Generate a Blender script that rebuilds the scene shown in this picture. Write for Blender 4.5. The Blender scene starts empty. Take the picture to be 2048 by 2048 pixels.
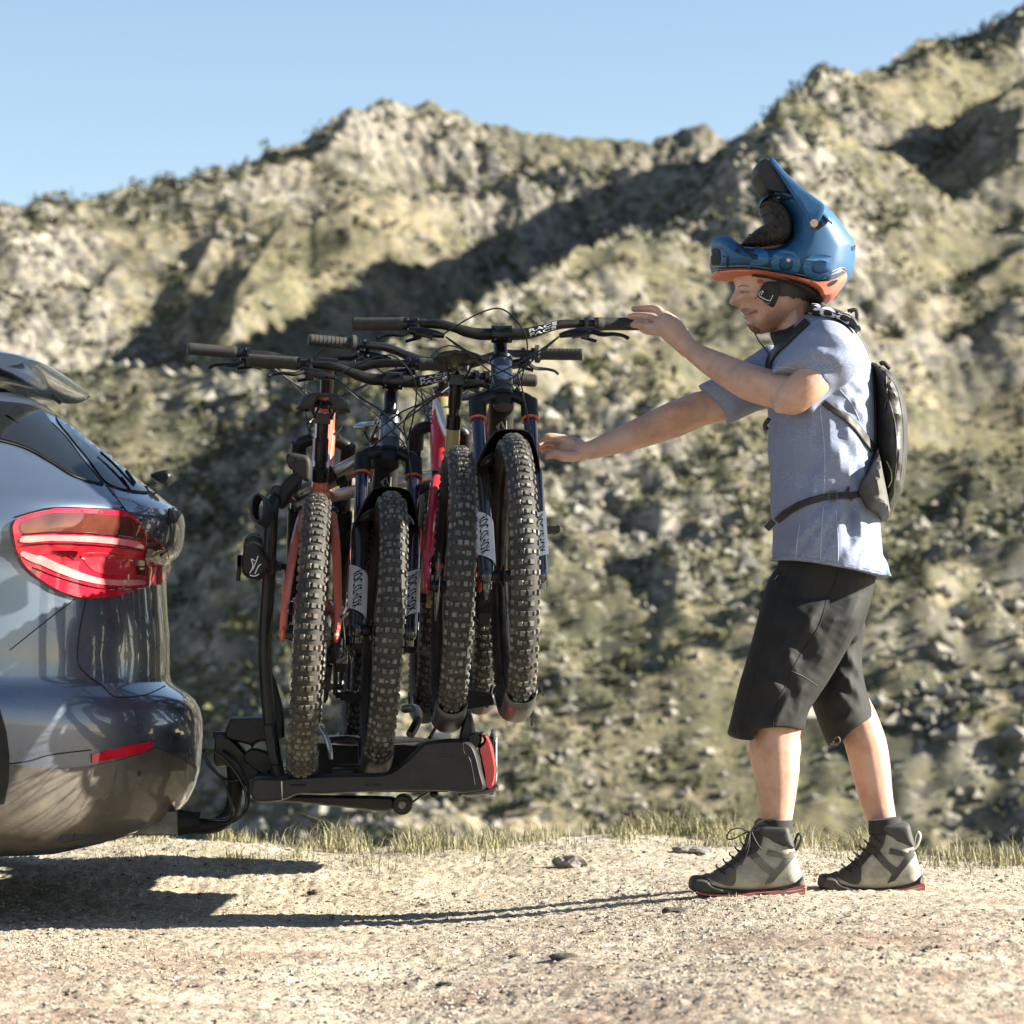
import bpy, bmesh, math, random
import numpy as np
from mathutils import Vector, Matrix, Euler, geometry
from mathutils.bvhtree import BVHTree
random.seed(7); np.random.seed(7)
rng = np.random.default_rng(11)
S = bpy.context.scene
COL = S.collection
R = math.radians

# ------------------------------------------------------------------ camera, light, exposure
F, H0, YH = 6240.0, 0.60, 1322.0        # focal length in photo pixels, eye height, horizon row
cam = bpy.data.cameras.new('camera'); camo = bpy.data.objects.new('camera', cam); COL.objects.link(camo)
camo.location = (0, 0, H0); camo.rotation_euler = (R(90), 0, 0)
cam.sensor_width = 36; cam.lens = F / 2048 * 36; cam.shift_y = (YH - 1024) / 2048
cam.clip_start = 0.1; cam.clip_end = 3000
cam.dof.use_dof = True; cam.dof.focus_distance = 8.05; cam.dof.aperture_fstop = 6.3
S.camera = camo

SUN_EL, SUN_AZ = R(24), R(0)            # azimuth measured from +X towards +Y (away from the camera)
to_sun = Vector((math.cos(SUN_EL)*math.cos(SUN_AZ), math.cos(SUN_EL)*math.sin(SUN_AZ), math.sin(SUN_EL)))
sl = bpy.data.lights.new('sun', 'SUN'); sl.energy = 5.0; sl.angle = R(0.53); sl.color = (1, .93, .80)
so = bpy.data.objects.new('sun', sl); COL.objects.link(so)
so.rotation_euler = to_sun.to_track_quat('Z', 'Y').to_euler(); so.location = (10, 3, 8)
W = bpy.data.worlds.new('World'); S.world = W; W.use_nodes = True
nt = W.node_tree; nt.nodes.clear()
sky = nt.nodes.new('ShaderNodeTexSky'); sky.sky_type = 'NISHITA'; sky.sun_disc = False
sky.sun_elevation = SUN_EL; sky.sun_rotation = R(90) - SUN_AZ
sky.altitude = 3500; sky.air_density = 1.3; sky.dust_density = 3.0; sky.ozone_density = 0.0
bg = nt.nodes.new('ShaderNodeBackground'); bg.inputs['Strength'].default_value = 0.05
wo = nt.nodes.new('ShaderNodeOutputWorld')
nt.links.new(sky.outputs[0], bg.inputs[0]); nt.links.new(bg.outputs[0], wo.inputs[0])
vs = S.view_settings; vs.view_transform = 'Standard'; vs.look = 'None'; vs.gamma = 1; vs.use_curve_mapping = False
vs.exposure = 1.98
S.cycles.max_bounces = 6; S.cycles.transparent_max_bounces = 8
S.cycles.caustics_reflective = False; S.cycles.caustics_refractive = False

def P(px, py, Y): return Vector(((px-1024)/F*Y, Y, H0+(YH-py)/F*Y))
def PP(pts, Y): return [P(a, b, Y) for a, b in pts]

# ------------------------------------------------------------------ materials
MATS = {}; ALB = .88
def mat(name, col, rough=.5, metal=0, col2=None, vs_=12, vlo=.42, vhi=.58, bump=0, bs=80, coat=0, spec=.5, detail=4, sss=0,
        col3=None, v3=3, stretch=None, coords='Object', rvar=.08, rlo=.45, rhi=.6):
    if name in MATS: return MATS[name]
    col = tuple(c*ALB for c in col)
    if col2: col2 = tuple(c*ALB for c in col2)
    if col3: col3 = tuple(c*ALB for c in col3)
    m = bpy.data.materials.new(name); m.use_nodes = True; n = m.node_tree; b = n.nodes['Principled BSDF']
    tc = n.nodes.new('ShaderNodeTexCoord'); src = tc.outputs[coords]
    if stretch:
        mp = n.nodes.new('ShaderNodeMapping'); mp.inputs['Scale'].default_value = stretch; n.links.new(src, mp.inputs[0]); src = mp.outputs[0]
    def noise(s, d=detail):
        q = n.nodes.new('ShaderNodeTexNoise'); q.inputs['Scale'].default_value = s; q.inputs['Detail'].default_value = d
        q.inputs['Roughness'].default_value = .6; n.links.new(src, q.inputs['Vector']); return q
    def ramp(fac, lo, hi):
        q = n.nodes.new('ShaderNodeMapRange'); q.inputs[1].default_value = lo; q.inputs[2].default_value = hi
        n.links.new(fac, q.inputs[0]); return q.outputs[0]
    def mix(fac, a, bcol):
        q = n.nodes.new('ShaderNodeMix'); q.data_type = 'RGBA'; n.links.new(fac, q.inputs[0])
        if isinstance(a, tuple): q.inputs[6].default_value = (*a, 1)
        else: n.links.new(a, q.inputs[6])
        q.inputs[7].default_value = (*bcol, 1); return q.outputs[2]
    nz = noise(vs_)
    if col2 is None: col2 = tuple(c*.82 for c in col)
    c = mix(ramp(nz.outputs[0], vlo, vhi), tuple(col), tuple(col2))
    if col3: c = mix(ramp(noise(v3).outputs[0], rlo, rhi), c, tuple(col3))
    n.links.new(c, b.inputs['Base Color'])
    rr = n.nodes.new('ShaderNodeMapRange'); rr.inputs[1].default_value = .3; rr.inputs[2].default_value = .7
    rr.inputs[3].default_value = max(.02, rough-rvar); rr.inputs[4].default_value = min(1, rough+rvar)
    n.links.new(nz.outputs[0], rr.inputs[0]); n.links.new(rr.outputs[0], b.inputs['Roughness'])
    b.inputs['Metallic'].default_value = metal; b.inputs['Coat Weight'].default_value = coat; b.inputs['Coat Roughness'].default_value = .04
    b.inputs['Specular IOR Level'].default_value = spec
    if sss: b.inputs['Subsurface Weight'].default_value = sss; b.inputs['Subsurface Radius'].default_value = (.012, .005, .003); b.inputs['Subsurface Scale'].default_value = 1.0
    if bump:
        bn = noise(bs, 3); bp = n.nodes.new('ShaderNodeBump'); bp.inputs['Strength'].default_value = 1; bp.inputs['Distance'].default_value = bump
        n.links.new(bn.outputs[0], bp.inputs['Height']); n.links.new(bp.outputs[0], b.inputs['Normal'])
    MATS[name] = m; return m

# ------------------------------------------------------------------ object helpers
def link(name, me, parent=None):
    o = bpy.data.objects.new(name, me); COL.objects.link(o)
    if parent is not None: o.parent = parent
    return o
def tag(o, label=None, cat=None, group=None, kind=None):
    if label: o['label'] = label
    if cat: o['category'] = cat
    if group: o['group'] = group
    if kind: o['kind'] = kind
    return o
OFF = {}
def thing(name, label, cat, loc=(0,0,0), group=None):
    o = bpy.data.objects.new(name, None); COL.objects.link(o); o.location = loc; o.empty_display_size = .1
    OFF[o.name] = Vector(loc); return tag(o, label, cat, group)
def np_mesh(name, V, Fc, m=None, smooth=True):
    V = np.asarray(V, dtype=np.float32); Fc = np.asarray(Fc, dtype=np.int32); k = Fc.shape[1]
    me = bpy.data.meshes.new(name); me.vertices.add(len(V)); me.vertices.foreach_set('co', V.ravel())
    me.loops.add(Fc.size); me.loops.foreach_set('vertex_index', Fc.ravel())
    me.polygons.add(len(Fc)); me.polygons.foreach_set('loop_start', np.arange(len(Fc), dtype=np.int32)*k)
    me.polygons.foreach_set('loop_total', np.full(len(Fc), k, dtype=np.int32))
    me.polygons.foreach_set('use_smooth', np.full(len(Fc), smooth)); me.update(calc_edges=True)
    if m: me.materials.append(m)
    return me

def catmull(pts, k=6, closed=False):
    pts = [Vector(p) for p in pts]; n = len(pts); out = []
    if n < 3 and not closed: 
        return [pts[0].lerp(pts[-1], i/k) for i in range(k+1)]
    rngi = range(n if closed else n-1)
    for i in rngi:
        if closed: p0,p1,p2,p3 = pts[i-1],pts[i],pts[(i+1)%n],pts[(i+2)%n]
        else: p0,p1,p2,p3 = pts[max(i-1,0)],pts[i],pts[i+1],pts[min(i+2,n-1)]
        for j in range(k):
            t = j/k; out.append(.5*((2*p1)+(-p0+p2)*t+(2*p0-5*p1+4*p2-p3)*t*t+(-p0+3*p1-3*p2+p3)*t**3))
    if not closed: out.append(pts[-1])
    return out
def interp(vals, k, n):   # spread a list of values over n samples
    xs = np.linspace(0, 1, len(vals)); return np.interp(np.linspace(0, 1, n), xs, vals)

class MB:
    def __init__(s): s.v = []; s.f = []; s.mi = []; s.cur = 0
    def add(s, V, Fs, M=None):
        b = len(s.v)
        for p in V: p = Vector(p); s.v.append(M @ p if M else p)
        for f in Fs: s.f.append(tuple(i+b for i in f)); s.mi.append(s.cur)
        return s
    def box(s, c, size, rot=None, M=None, taper=1):
        x,y,z = (q/2 for q in size); V = []
        for dz in (-1,1):
            t = taper if dz > 0 else 1
            for dx,dy in ((-1,-1),(1,-1),(1,1),(-1,1)): V.append(Vector((dx*x*t,dy*y*t,dz*z)))
        if rot is not None: q = rot if isinstance(rot, Matrix) else Euler(rot).to_matrix(); V = [q @ p for p in V]
        c = Vector(c); V = [p+c for p in V]
        return s.add(V, [(3,2,1,0),(4,5,6,7),(0,1,5,4),(1,2,6,5),(2,3,7,6),(3,0,4,7)], M)
    def beam(s, a, b, w, h, up=(0,0,1)):
        a = Vector(a); b = Vector(b); d = (b-a); L = d.length; z = d.normalized(); u = Vector(up)
        x = z.cross(u);  x = x.normalized() if x.length > 1e-4 else z.orthogonal().normalized(); y = x.cross(z)
        M = Matrix((x, y, z)).transposed(); return s.box((a+b)/2, (w, h, L), rot=M)
    def tube(s, pts, r, n=10, k=0, closed=False, cap=True, flat=1.0, up=None):
        pts = [Vector(p) for p in pts]
        if k: pts = catmull(pts, k, closed)
        N = len(pts); rr = interp(r, 0, N) if isinstance(r, (list, tuple)) else np.full(N, r)
        V = []; Fs = []; prev = None
        for i, p in enumerate(pts):
            a = pts[i-1] if (i or closed) else p; b = pts[(i+1) % N] if (i < N-1 or closed) else p
            t = (b-a).normalized()
            if prev is None: x = (Vector(up).cross(t) if up is not None else t.orthogonal()); x.normalize()
            else: x = prev-t*prev.dot(t); x = x.normalized() if x.length > 1e-6 else t.orthogonal().normalized()
            prev = x; y = t.cross(x)
            for j in range(n):
                th = 2*math.pi*j/n; V.append(p+(x*math.cos(th)+y*math.sin(th)*flat)*float(rr[i]))
        for i in range(N if closed else N-1):
            for j in range(n):
                a = i*n+j; b = i*n+(j+1)%n; c = ((i+1)%N)*n+(j+1)%n; d = ((i+1)%N)*n+j; Fs.append((a,b,c,d))
        if cap and not closed: Fs.append(tuple(range(n-1,-1,-1))); Fs.append(tuple((N-1)*n+j for j in range(n)))
        return s.add(V, Fs)
    def cyl(s, a, b, r, n=16, r2=None): return s.tube([a, b], [r, r if r2 is None else r2], n)
    def lathe(s, prof, n=24, M=None, closed_prof=False):   # prof: (radius, z)
        V = []; Fs = []; K = len(prof)
        for j in range(n):
            c, d = math.cos(2*math.pi*j/n), math.sin(2*math.pi*j/n)
            for r, z in prof: V.append((r*c, r*d, z))
        for j in range(n):
            for i in range(K if closed_prof else K-1):
                a = j*K+i; b = j*K+(i+1)%K; e = ((j+1)%n)*K; Fs.append((a, e+i, e+(i+1)%K, b))
        if not closed_prof:
            if prof[0][0] > 1e-6: Fs.append(tuple(j*K for j in range(n-1,-1,-1)))
            if prof[-1][0] > 1e-6: Fs.append(tuple(j*K+K-1 for j in range(n)))
        return s.add(V, Fs, M)
    def ball(s, c, r, sc=(1,1,1), n=12, rot=None):
        V = []; Fs = []; h = n//2
        for i in range(h+1):
            a = math.pi*i/h
            for j in range(n):
                b = 2*math.pi*j/n; V.append(Vector((r*sc[0]*math.sin(a)*math.cos(b), r*sc[1]*math.sin(a)*math.sin(b), r*sc[2]*math.cos(a))))
        for i in range(h):
            for j in range(n): Fs.append((i*n+j, (i+1)*n+j, (i+1)*n+(j+1)%n, i*n+(j+1)%n))
        if rot is not None: q = Euler(rot).to_matrix(); V = [q @ p for p in V]
        c = Vector(c); return s.add([p+c for p in V], Fs)
    def merge(s, o): return s.add(o.v, o.f)
    def loose(s):
        par = list(range(len(s.v)))
        def fd(a):
            while par[a] != a: par[a] = par[par[a]]; a = par[a]
            return a
        for f in s.f:
            for i in f[1:]: par[fd(f[0])] = fd(i)
        grp = {}
        for f in s.f: grp.setdefault(fd(f[0]), []).append(f)
        out = []
        for fs in grp.values():
            ids = sorted({i for f in fs for i in f}); mp = {a: b for b, a in enumerate(ids)}; q = MB(); q.add([s.v[i] for i in ids], [tuple(mp[i] for i in f) for f in fs]); out.append(q)
        return out
    def xform(s, M): s.v = [M @ p for p in s.v]; return s
    def build(s, name, mats, parent=None, smooth=True, bevel=0, seg=2, local=False, label=None, kind=None, angle=35, off=None):
        if not isinstance(mats, (list, tuple)): mats = [mats]
        o_ = Vector((0,0,0)) if local or parent is None else OFF.get(parent.name, Vector((0,0,0)))
        if off is not None: o_ = Vector(off)
        me = bpy.data.meshes.new(name); me.from_pydata([tuple(p-o_) for p in s.v], [], s.f)
        for m in mats: me.materials.append(m)
        for i, p in enumerate(me.polygons): p.material_index = s.mi[i]
        bm = bmesh.new(); bm.from_mesh(me); bmesh.ops.remove_doubles(bm, verts=bm.verts, dist=1e-6)
        bmesh.ops.recalc_face_normals(bm, faces=bm.faces)
        for f in bm.faces: f.smooth = smooth
        if smooth:
            for e in bm.edges:
                if len(e.link_faces) == 2 and e.calc_face_angle(0) > R(angle): e.smooth = False
        bm.to_mesh(me); bm.free()
        ob = link(name, me, parent); OFF[ob.name] = o_
        if bevel:
            b = ob.modifiers.new('bevel', 'BEVEL'); b.width = bevel; b.segments = seg; b.limit_method = 'ANGLE'; b.angle_limit = R(40)
        if label: ob['label'] = label
        if kind: ob['kind'] = kind
        return ob

def dseg(Pt, poly):   # distance of points to a closed polyline
    A = poly; B = np.roll(poly, -1, axis=0); D = B-A; L = (D**2).sum(1)+1e-12
    out = np.full(len(Pt), 1e9)
    for i in range(0, len(Pt), 4000):
        q = Pt[i:i+4000, None, :]-A[None]; t = np.clip((q*D[None]).sum(2)/L, 0, 1)
        out[i:i+4000] = np.sqrt(((q-t[..., None]*D[None])**2).sum(2).min(1))
    return out
def inside(Pt, poly):
    x, y = Pt[:,0][:,None], Pt[:,1][:,None]; A = poly; B = np.roll(poly, -1, axis=0)
    c = ((A[:,1] > y) != (B[:,1] > y)) & (x < (B[:,0]-A[:,0])*(y-A[:,1])/(B[:,1]-A[:,1]+1e-12)+A[:,0])
    return c.sum(1) % 2 == 1
def resample(poly, step, smooth=True):
    pts = catmull([(a,b,0) for a,b in poly], 8, True) if smooth else [Vector((a,b,0)) for a,b in poly]
    pts = np.array([(p.x,p.y) for p in pts]); out = []
    Q = np.vstack([pts, pts[:1]]); seg = np.sqrt((np.diff(Q, axis=0)**2).sum(1))
    if not smooth:
        for i in range(len(pts)):
            k = max(1, int(round(seg[i]/step)))
            for j in range(k): out.append(Q[i]+(Q[i+1]-Q[i])*j/k)
        return np.array(out)
    cum = np.r_[0, np.cumsum(seg)]; n = max(6, int(cum[-1]/step)); t = np.linspace(0, cum[-1], n, endpoint=False)
    return np.c_[np.interp(t, cum, Q[:,0]), np.interp(t, cum, Q[:,1])]
def thin(P_, dmin):
    seen = {}; keep = []
    for i, (x, y) in enumerate(P_):
        gx, gy = int(x//dmin), int(y//dmin); ok = True
        for a in (-1,0,1):
            for b in (-1,0,1):
                for (u, v) in seen.get((gx+a, gy+b), ()):
                    if (u-x)**2+(v-y)**2 < dmin*dmin: ok = False
        if ok: seen.setdefault((gx,gy), []).append((x,y)); keep.append(i)
    return P_[keep]
def fill(poly, step, inset=()):
    """triangulate a polygon with interior points; returns 2-D points, triangles"""
    poly = np.asarray(poly, float); lo, hi = poly.min(0), poly.max(0)
    area = .5*np.sum(poly[:,0]*np.roll(poly[:,1],-1)-np.roll(poly[:,0],-1)*poly[:,1])
    if area < 0: poly = poly[::-1].copy()
    T = np.roll(poly,-1,axis=0)-np.roll(poly,1,axis=0); T /= np.linalg.norm(T, axis=1)[:,None]+1e-9
    Nn = np.c_[-T[:,1], T[:,0]]; ins = [np.zeros((0,2))]
    for d in inset:
        q = poly+Nn*d; q = q[inside(q, poly)]
        if len(q): q = q[dseg(q, poly) > d*.93]
        ins.append(thin(q, step*.7) if len(q) else q)
    dm = max(inset) if len(inset) else 0
    gx, gy = np.meshgrid(np.arange(lo[0], hi[0], step*1.3), np.arange(lo[1], hi[1], step*1.3)); gx[1::2] += step*.65
    g = np.c_[gx.ravel(), gy.ravel()]; g = g[inside(g, poly)]
    if len(g): g = g[dseg(g, poly) > dm+step*.6]
    I = np.vstack(ins+[g]); n = len(poly)
    vv = [Vector(p) for p in poly]+[Vector(p) for p in I]
    r = geometry.delaunay_2d_cdt(vv, [], [list(range(n))], 1, 1e-4)
    return np.array([(p.x,p.y) for p in r[0]]), [tuple(f) for f in r[2]], poly
def inflate(poly, Yc, Wd, Rr, step=6, layers=6, n=2.0, smooth=True, disp=None, open_=None):
    """solid with the given side outline (photo pixels at depth Yc), lateral half width Wd (m), edge rounding Rr (px)"""
    pl = resample(poly, step, smooth)
    ins = [Rr*(1-math.cos(k*math.pi/2/layers)) for k in range(1, layers+1)]
    ins = [d for d in ins if d > .35]
    Q, T, pl = fill(pl, step, ins)
    d = dseg(Q, pl)
    onb = d < 1e-3; d[onb] = 0
    if open_:
        mid = (pl+np.roll(pl, -1, axis=0))/2; kp = np.array([not open_(x, y) for x, y in mid])
        A = pl; B = np.roll(pl, -1, axis=0); dd = np.full(len(Q), 1e9)
        for i in np.where(kp)[0]:
            D = B[i]-A[i]; t = np.clip(((Q-A[i])*D).sum(1)/((D**2).sum()+1e-12), 0, 1); dd = np.minimum(dd, np.sqrt(((Q-A[i]-t[:,None]*D)**2).sum(1)))
        d = dd; d[d < 1e-3] = 0
    u = np.clip(d/Rr, 0, 1); f = (1-(1-u)**n)**(1/n)
    V = []; idx_f = {}; idx_b = {}
    for i, (x, y) in enumerate(Q):
        yc = Yc(x, y) if callable(Yc) else Yc; w = (Wd(x, y) if callable(Wd) else Wd)*f[i]
        y0 = yc if not callable(Yc) else YREF[0]
        X = (x-1024)/F*y0; Z = H0+(YH-y)/F*y0
        if d[i] == 0: idx_f[i] = idx_b[i] = len(V); V.append((X, yc, Z)); continue
        df = disp(x, y, -1)*min(1, f[i]*1.5) if disp else 0; db = disp(x, y, 1)*min(1, f[i]*1.5) if disp else 0
        idx_f[i] = len(V); V.append((X, yc-w-df, Z)); idx_b[i] = len(V); V.append((X, yc+w+db, Z))
    Fs = [tuple(idx_f[k] for k in t) for t in T]+[tuple(idx_b[k] for k in reversed(t)) for t in T]
    if open_:
        from collections import Counter
        ed = Counter(tuple(sorted((t[i], t[(i+1)%len(t)]))) for t in T for i in range(len(t)))
        for (a, b), c in ed.items():
            if c == 1 and not (idx_f[a] == idx_b[a] and idx_f[b] == idx_b[b]):
                q = []
                for k in (idx_f[a], idx_f[b], idx_b[b], idx_b[a]):
                    if k not in q: q.append(k)
                Fs.append(tuple(q))
    m = MB(); m.add(V, Fs); return m
YREF = [8.1]
def bvh_of(mbs):
    v = []; f = []
    for m in (mbs if isinstance(mbs, (list, tuple)) else [mbs]):
        b = len(v); v += [tuple(p) for p in m.v]; f += [tuple(i+b for i in q) for q in m.f]
    return BVHTree.FromPolygons(v, f)
def hit(bvh, px, py, off=.002):
    o = Vector((0,0,H0)); d = (P(px,py,8)-o).normalized(); h, nrm, i, dist = bvh.ray_cast(o, d)
    if h is None: return None
    if nrm.dot(d) > 0: nrm = -nrm
    return h+nrm*off
def near_hit(bvh, px, py, off, Yd):
    h = hit(bvh, px, py, off)
    if h is not None: return h
    q = P(px, py, Yd); h, nrm, i, dist = bvh.find_nearest(q)
    return h+(q-h).normalized()*off if h is not None else q
def patch(poly, bvh, off=.003, step=8, smooth=True, Yd=8, thick=.0025, islands=None):
    """a thin panel laid on a surface: outline in photo pixels, cast onto the surface"""
    Q, T, pl = fill(resample(poly, step, smooth), step)
    A = [near_hit(bvh, x, y, off, Yd) for x, y in Q]; n = len(A)
    B = [near_hit(bvh, x, y, off-thick, Yd) for x, y in Q]
    from collections import Counter
    ed = Counter()
    for t in T:
        for i in range(len(t)): ed[tuple(sorted((t[i], t[(i+1)%len(t)])))] += 1
    Fs = [t for t in T]+[tuple(i+n for i in reversed(t)) for t in T]+[(a, b, b+n, a+n) for (a,b), c in ed.items() if c == 1]
    m = MB(); m.add(A+B, Fs); return m
def seam(pts, bvh, r=.002, off=0, Yd=8, k=6, n=5, closed=False):
    q = catmull([(a,b,0) for a,b in pts], k, closed); m = MB()
    m.tube([near_hit(bvh, p.x, p.y, off, Yd) for p in q], r, n, closed=closed); return m
def text_tris(txt, size=1.0, bold=.0, shear=0):
    cu = bpy.data.curves.new('t', 'FONT'); cu.body = txt; cu.size = size; cu.offset = bold; cu.shear = shear; cu.resolution_u = 3
    cu.align_x = 'CENTER'; cu.align_y = 'CENTER'
    o = bpy.data.objects.new('t', cu); COL.objects.link(o); bpy.context.view_layer.update()
    me = bpy.data.meshes.new_from_object(o.evaluated_get(bpy.context.evaluated_depsgraph_get()))
    V = [v.co.copy() for v in me.vertices]; Fs = [tuple(p.vertices) for p in me.polygons]
    bpy.data.objects.remove(o); bpy.data.curves.remove(cu); bpy.data.meshes.remove(me); return V, Fs
def text_px(txt, cx, cy, w, h, ang, bvh, off=.003, Yd=8, bold=0, shear=0, thick=.001):
    V, Fs = text_tris(txt, 1, bold, shear); xs = [v.x for v in V]; ys = [v.y for v in V]
    sx = w/(max(xs)-min(xs)); sy = h/(max(ys)-min(ys)); mx = (max(xs)+min(xs))/2; my = (max(ys)+min(ys))/2
    c, s_ = math.cos(R(ang)), math.sin(R(ang)); A = []
    for v in V:
        x = (v.x-mx)*sx; y = -(v.y-my)*sy; A.append(near_hit(bvh, cx+x*c-y*s_, cy+x*s_+y*c, off, Yd))
    m = MB(); m.add(A, Fs); return m
def text_mb(txt, w, h, M, bold=0, shear=0, thick=.0006):
    V, Fs = text_tris(txt, 1, bold, shear); xs = [v.x for v in V]; ys = [v.y for v in V]
    sx = w/(max(xs)-min(xs)); sy = h/(max(ys)-min(ys)); mx = (max(xs)+min(xs))/2; my = (max(ys)+min(ys))/2
    m = MB(); m.add([M @ Vector(((v.x-mx)*sx, (v.y-my)*sy, 0)) for v in V], Fs); return m
def fused(name, mbs, vox, mats, parent=None, smooth_it=4, decimate=1.0, after=None):
    """join overlapping solids into one continuous skin (voxel remesh, then smoothing)"""
    m = MB()
    for q in mbs: m.merge(q)
    me = bpy.data.meshes.new(name); me.from_pydata([tuple(p) for p in m.v], [], m.f)
    bm = bmesh.new(); bm.from_mesh(me); bmesh.ops.recalc_face_normals(bm, faces=bm.faces); bm.to_mesh(me); bm.free()
    o = bpy.data.objects.new(name, me); COL.objects.link(o)
    q = o.modifiers.new('r', 'REMESH'); q.mode = 'VOXEL'; q.voxel_size = vox; q.use_smooth_shade = True
    if smooth_it: q = o.modifiers.new('s', 'SMOOTH'); q.iterations = smooth_it; q.factor = .5
    if decimate < 1: q = o.modifiers.new('d', 'DECIMATE'); q.ratio = decimate
    bpy.context.view_layer.update()
    me2 = bpy.data.meshes.new_from_object(o.evaluated_get(bpy.context.evaluated_depsgraph_get()))
    bpy.data.objects.remove(o); bpy.data.meshes.remove(me); me2.name = name; me2.materials.clear()
    for mm in (mats if isinstance(mats, (list, tuple)) else [mats]): me2.materials.append(mm)
    if after: after(me2)
    me2.polygons.foreach_set('use_smooth', np.full(len(me2.polygons), True))
    bvh = BVHTree.FromPolygons([v.co for v in me2.vertices], [tuple(p.vertices) for p in me2.polygons])
    return me2, bvh
def place(name, me, parent=None, loc=None, label=None):
    o_ = Vector(loc) if loc is not None else (OFF.get(parent.name, Vector((0,0,0))) if parent else Vector((0,0,0)))
    me.transform(Matrix.Translation(-o_)); ob = link(name, me, parent)
    if loc is not None and parent is None: ob.location = loc
    OFF[ob.name] = o_
    if label: ob['label'] = label
    return ob

# ------------------------------------------------------------------ noise (numpy)
def gnoise(x, y, seed=0):
    xi = np.floor(x).astype(np.int64); yi = np.floor(y).astype(np.int64); xf = x-xi; yf = y-yi
    def h(a, b):
        n = (a*374761393+b*668265263+seed*1442695041) & 0xffffffff; n = ((n ^ (n >> 13))*1274126177) & 0xffffffff
        n = (n ^ (n >> 16)) & 0xffff; t = n*(2*math.pi/65536); return np.cos(t), np.sin(t)
    u = xf*xf*xf*(xf*(xf*6-15)+10); v = yf*yf*yf*(yf*(yf*6-15)+10)
    def d(a, b, dx, dy): gx, gy = h(a, b); return gx*dx+gy*dy
    n00 = d(xi, yi, xf, yf); n10 = d(xi+1, yi, xf-1, yf); n01 = d(xi, yi+1, xf, yf-1); n11 = d(xi+1, yi+1, xf-1, yf-1)
    a = n00+u*(n10-n00); b = n01+u*(n11-n01); return 1.41*(a+v*(b-a))
def fbm(x, y, oct=4, seed=0, gain=.5, ridged=False):
    s = 0; a = 1; t = 0
    for i in range(oct):
        n = gnoise(x*2**i+17.3*i, y*2**i-9.1*i, seed+i); s = s+a*((1-2*np.abs(n)) if ridged else n); t += a; a *= gain
    return s/t
def grid_faces(nr, nc):
    i = np.arange(nr-1)[:,None]*nc+np.arange(nc-1)[None]; return np.stack([i, i+1, i+nc+1, i+nc], -1).reshape(-1, 4)

# ------------------------------------------------------------------ ground: dirt pull-off that ends in a grassy rim
def rim_y(x):   # distance of the rim where the ground drops away
    return 10.1+.35*np.sin(x*1.3+.6)+.25*np.sin(x*3.1)-.35*np.clip(x-.4, 0, 3)
def ground_z(x, y):
    z = .012*gnoise(x*1.1, y*1.1, 3)+.006*gnoise(x*4, y*4, 4)
    z = z+.007*gnoise(x*1.6, y*5.5, 14)+.004*gnoise(x*9, y*9, 15)
    z = z*np.clip((np.abs(y-8.05)-.1)/.5, .15, 1)
    sm = lambda t: np.clip(t, 0, 1)**2*(3-2*np.clip(t, 0, 1))
    z = z-.078*sm((.75-x)/1.1)*(1-sm((y-8.7)/1.1))-.012*(1-sm((y-5.6)/2.0))
    z = z+.030*np.exp(-((x+1.02)/.45)**2-((y-9.7)/.5)**2)-.02*np.clip((x-.5)/1.2, 0, 1)*np.clip((y-8.6)/1., 0, 1)
    z = z+.018*np.clip(gnoise(x*2.3, y*1.4, 8), 0, 1)*np.clip((y-8.9), 0, 1)
    d = np.clip(y-rim_y(x), 0, 200); return z-np.where(d < 1, .38*d*d, .38+.76*(d-1))
def nonuni(a, b, c, d, n_in, n_out):   # fine spacing in [b,c], coarse outside
    t = np.linspace(0, 1, n_out)**2.2
    return np.r_[(b-(b-a)*t)[::-1][:-1], np.linspace(b, c, n_in), (c+(d-c)*t)[1:]]
gx = nonuni(-70, -2.2, 2.2, 70, 480, 40); gy = nonuni(-60, 5.2, 11.2, 30, 420, 30)
GX, GY = np.meshgrid(gx, gy); gz = ground_z(GX, GY)
fine = .0045*gnoise(GX*38, GY*26, 21)+.0042*gnoise(GX*90, GY*60, 22); gz = gz+np.where((np.abs(GX) < 2.3) & (GY > 5) & (GY < 11.5), fine, 0)
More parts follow.
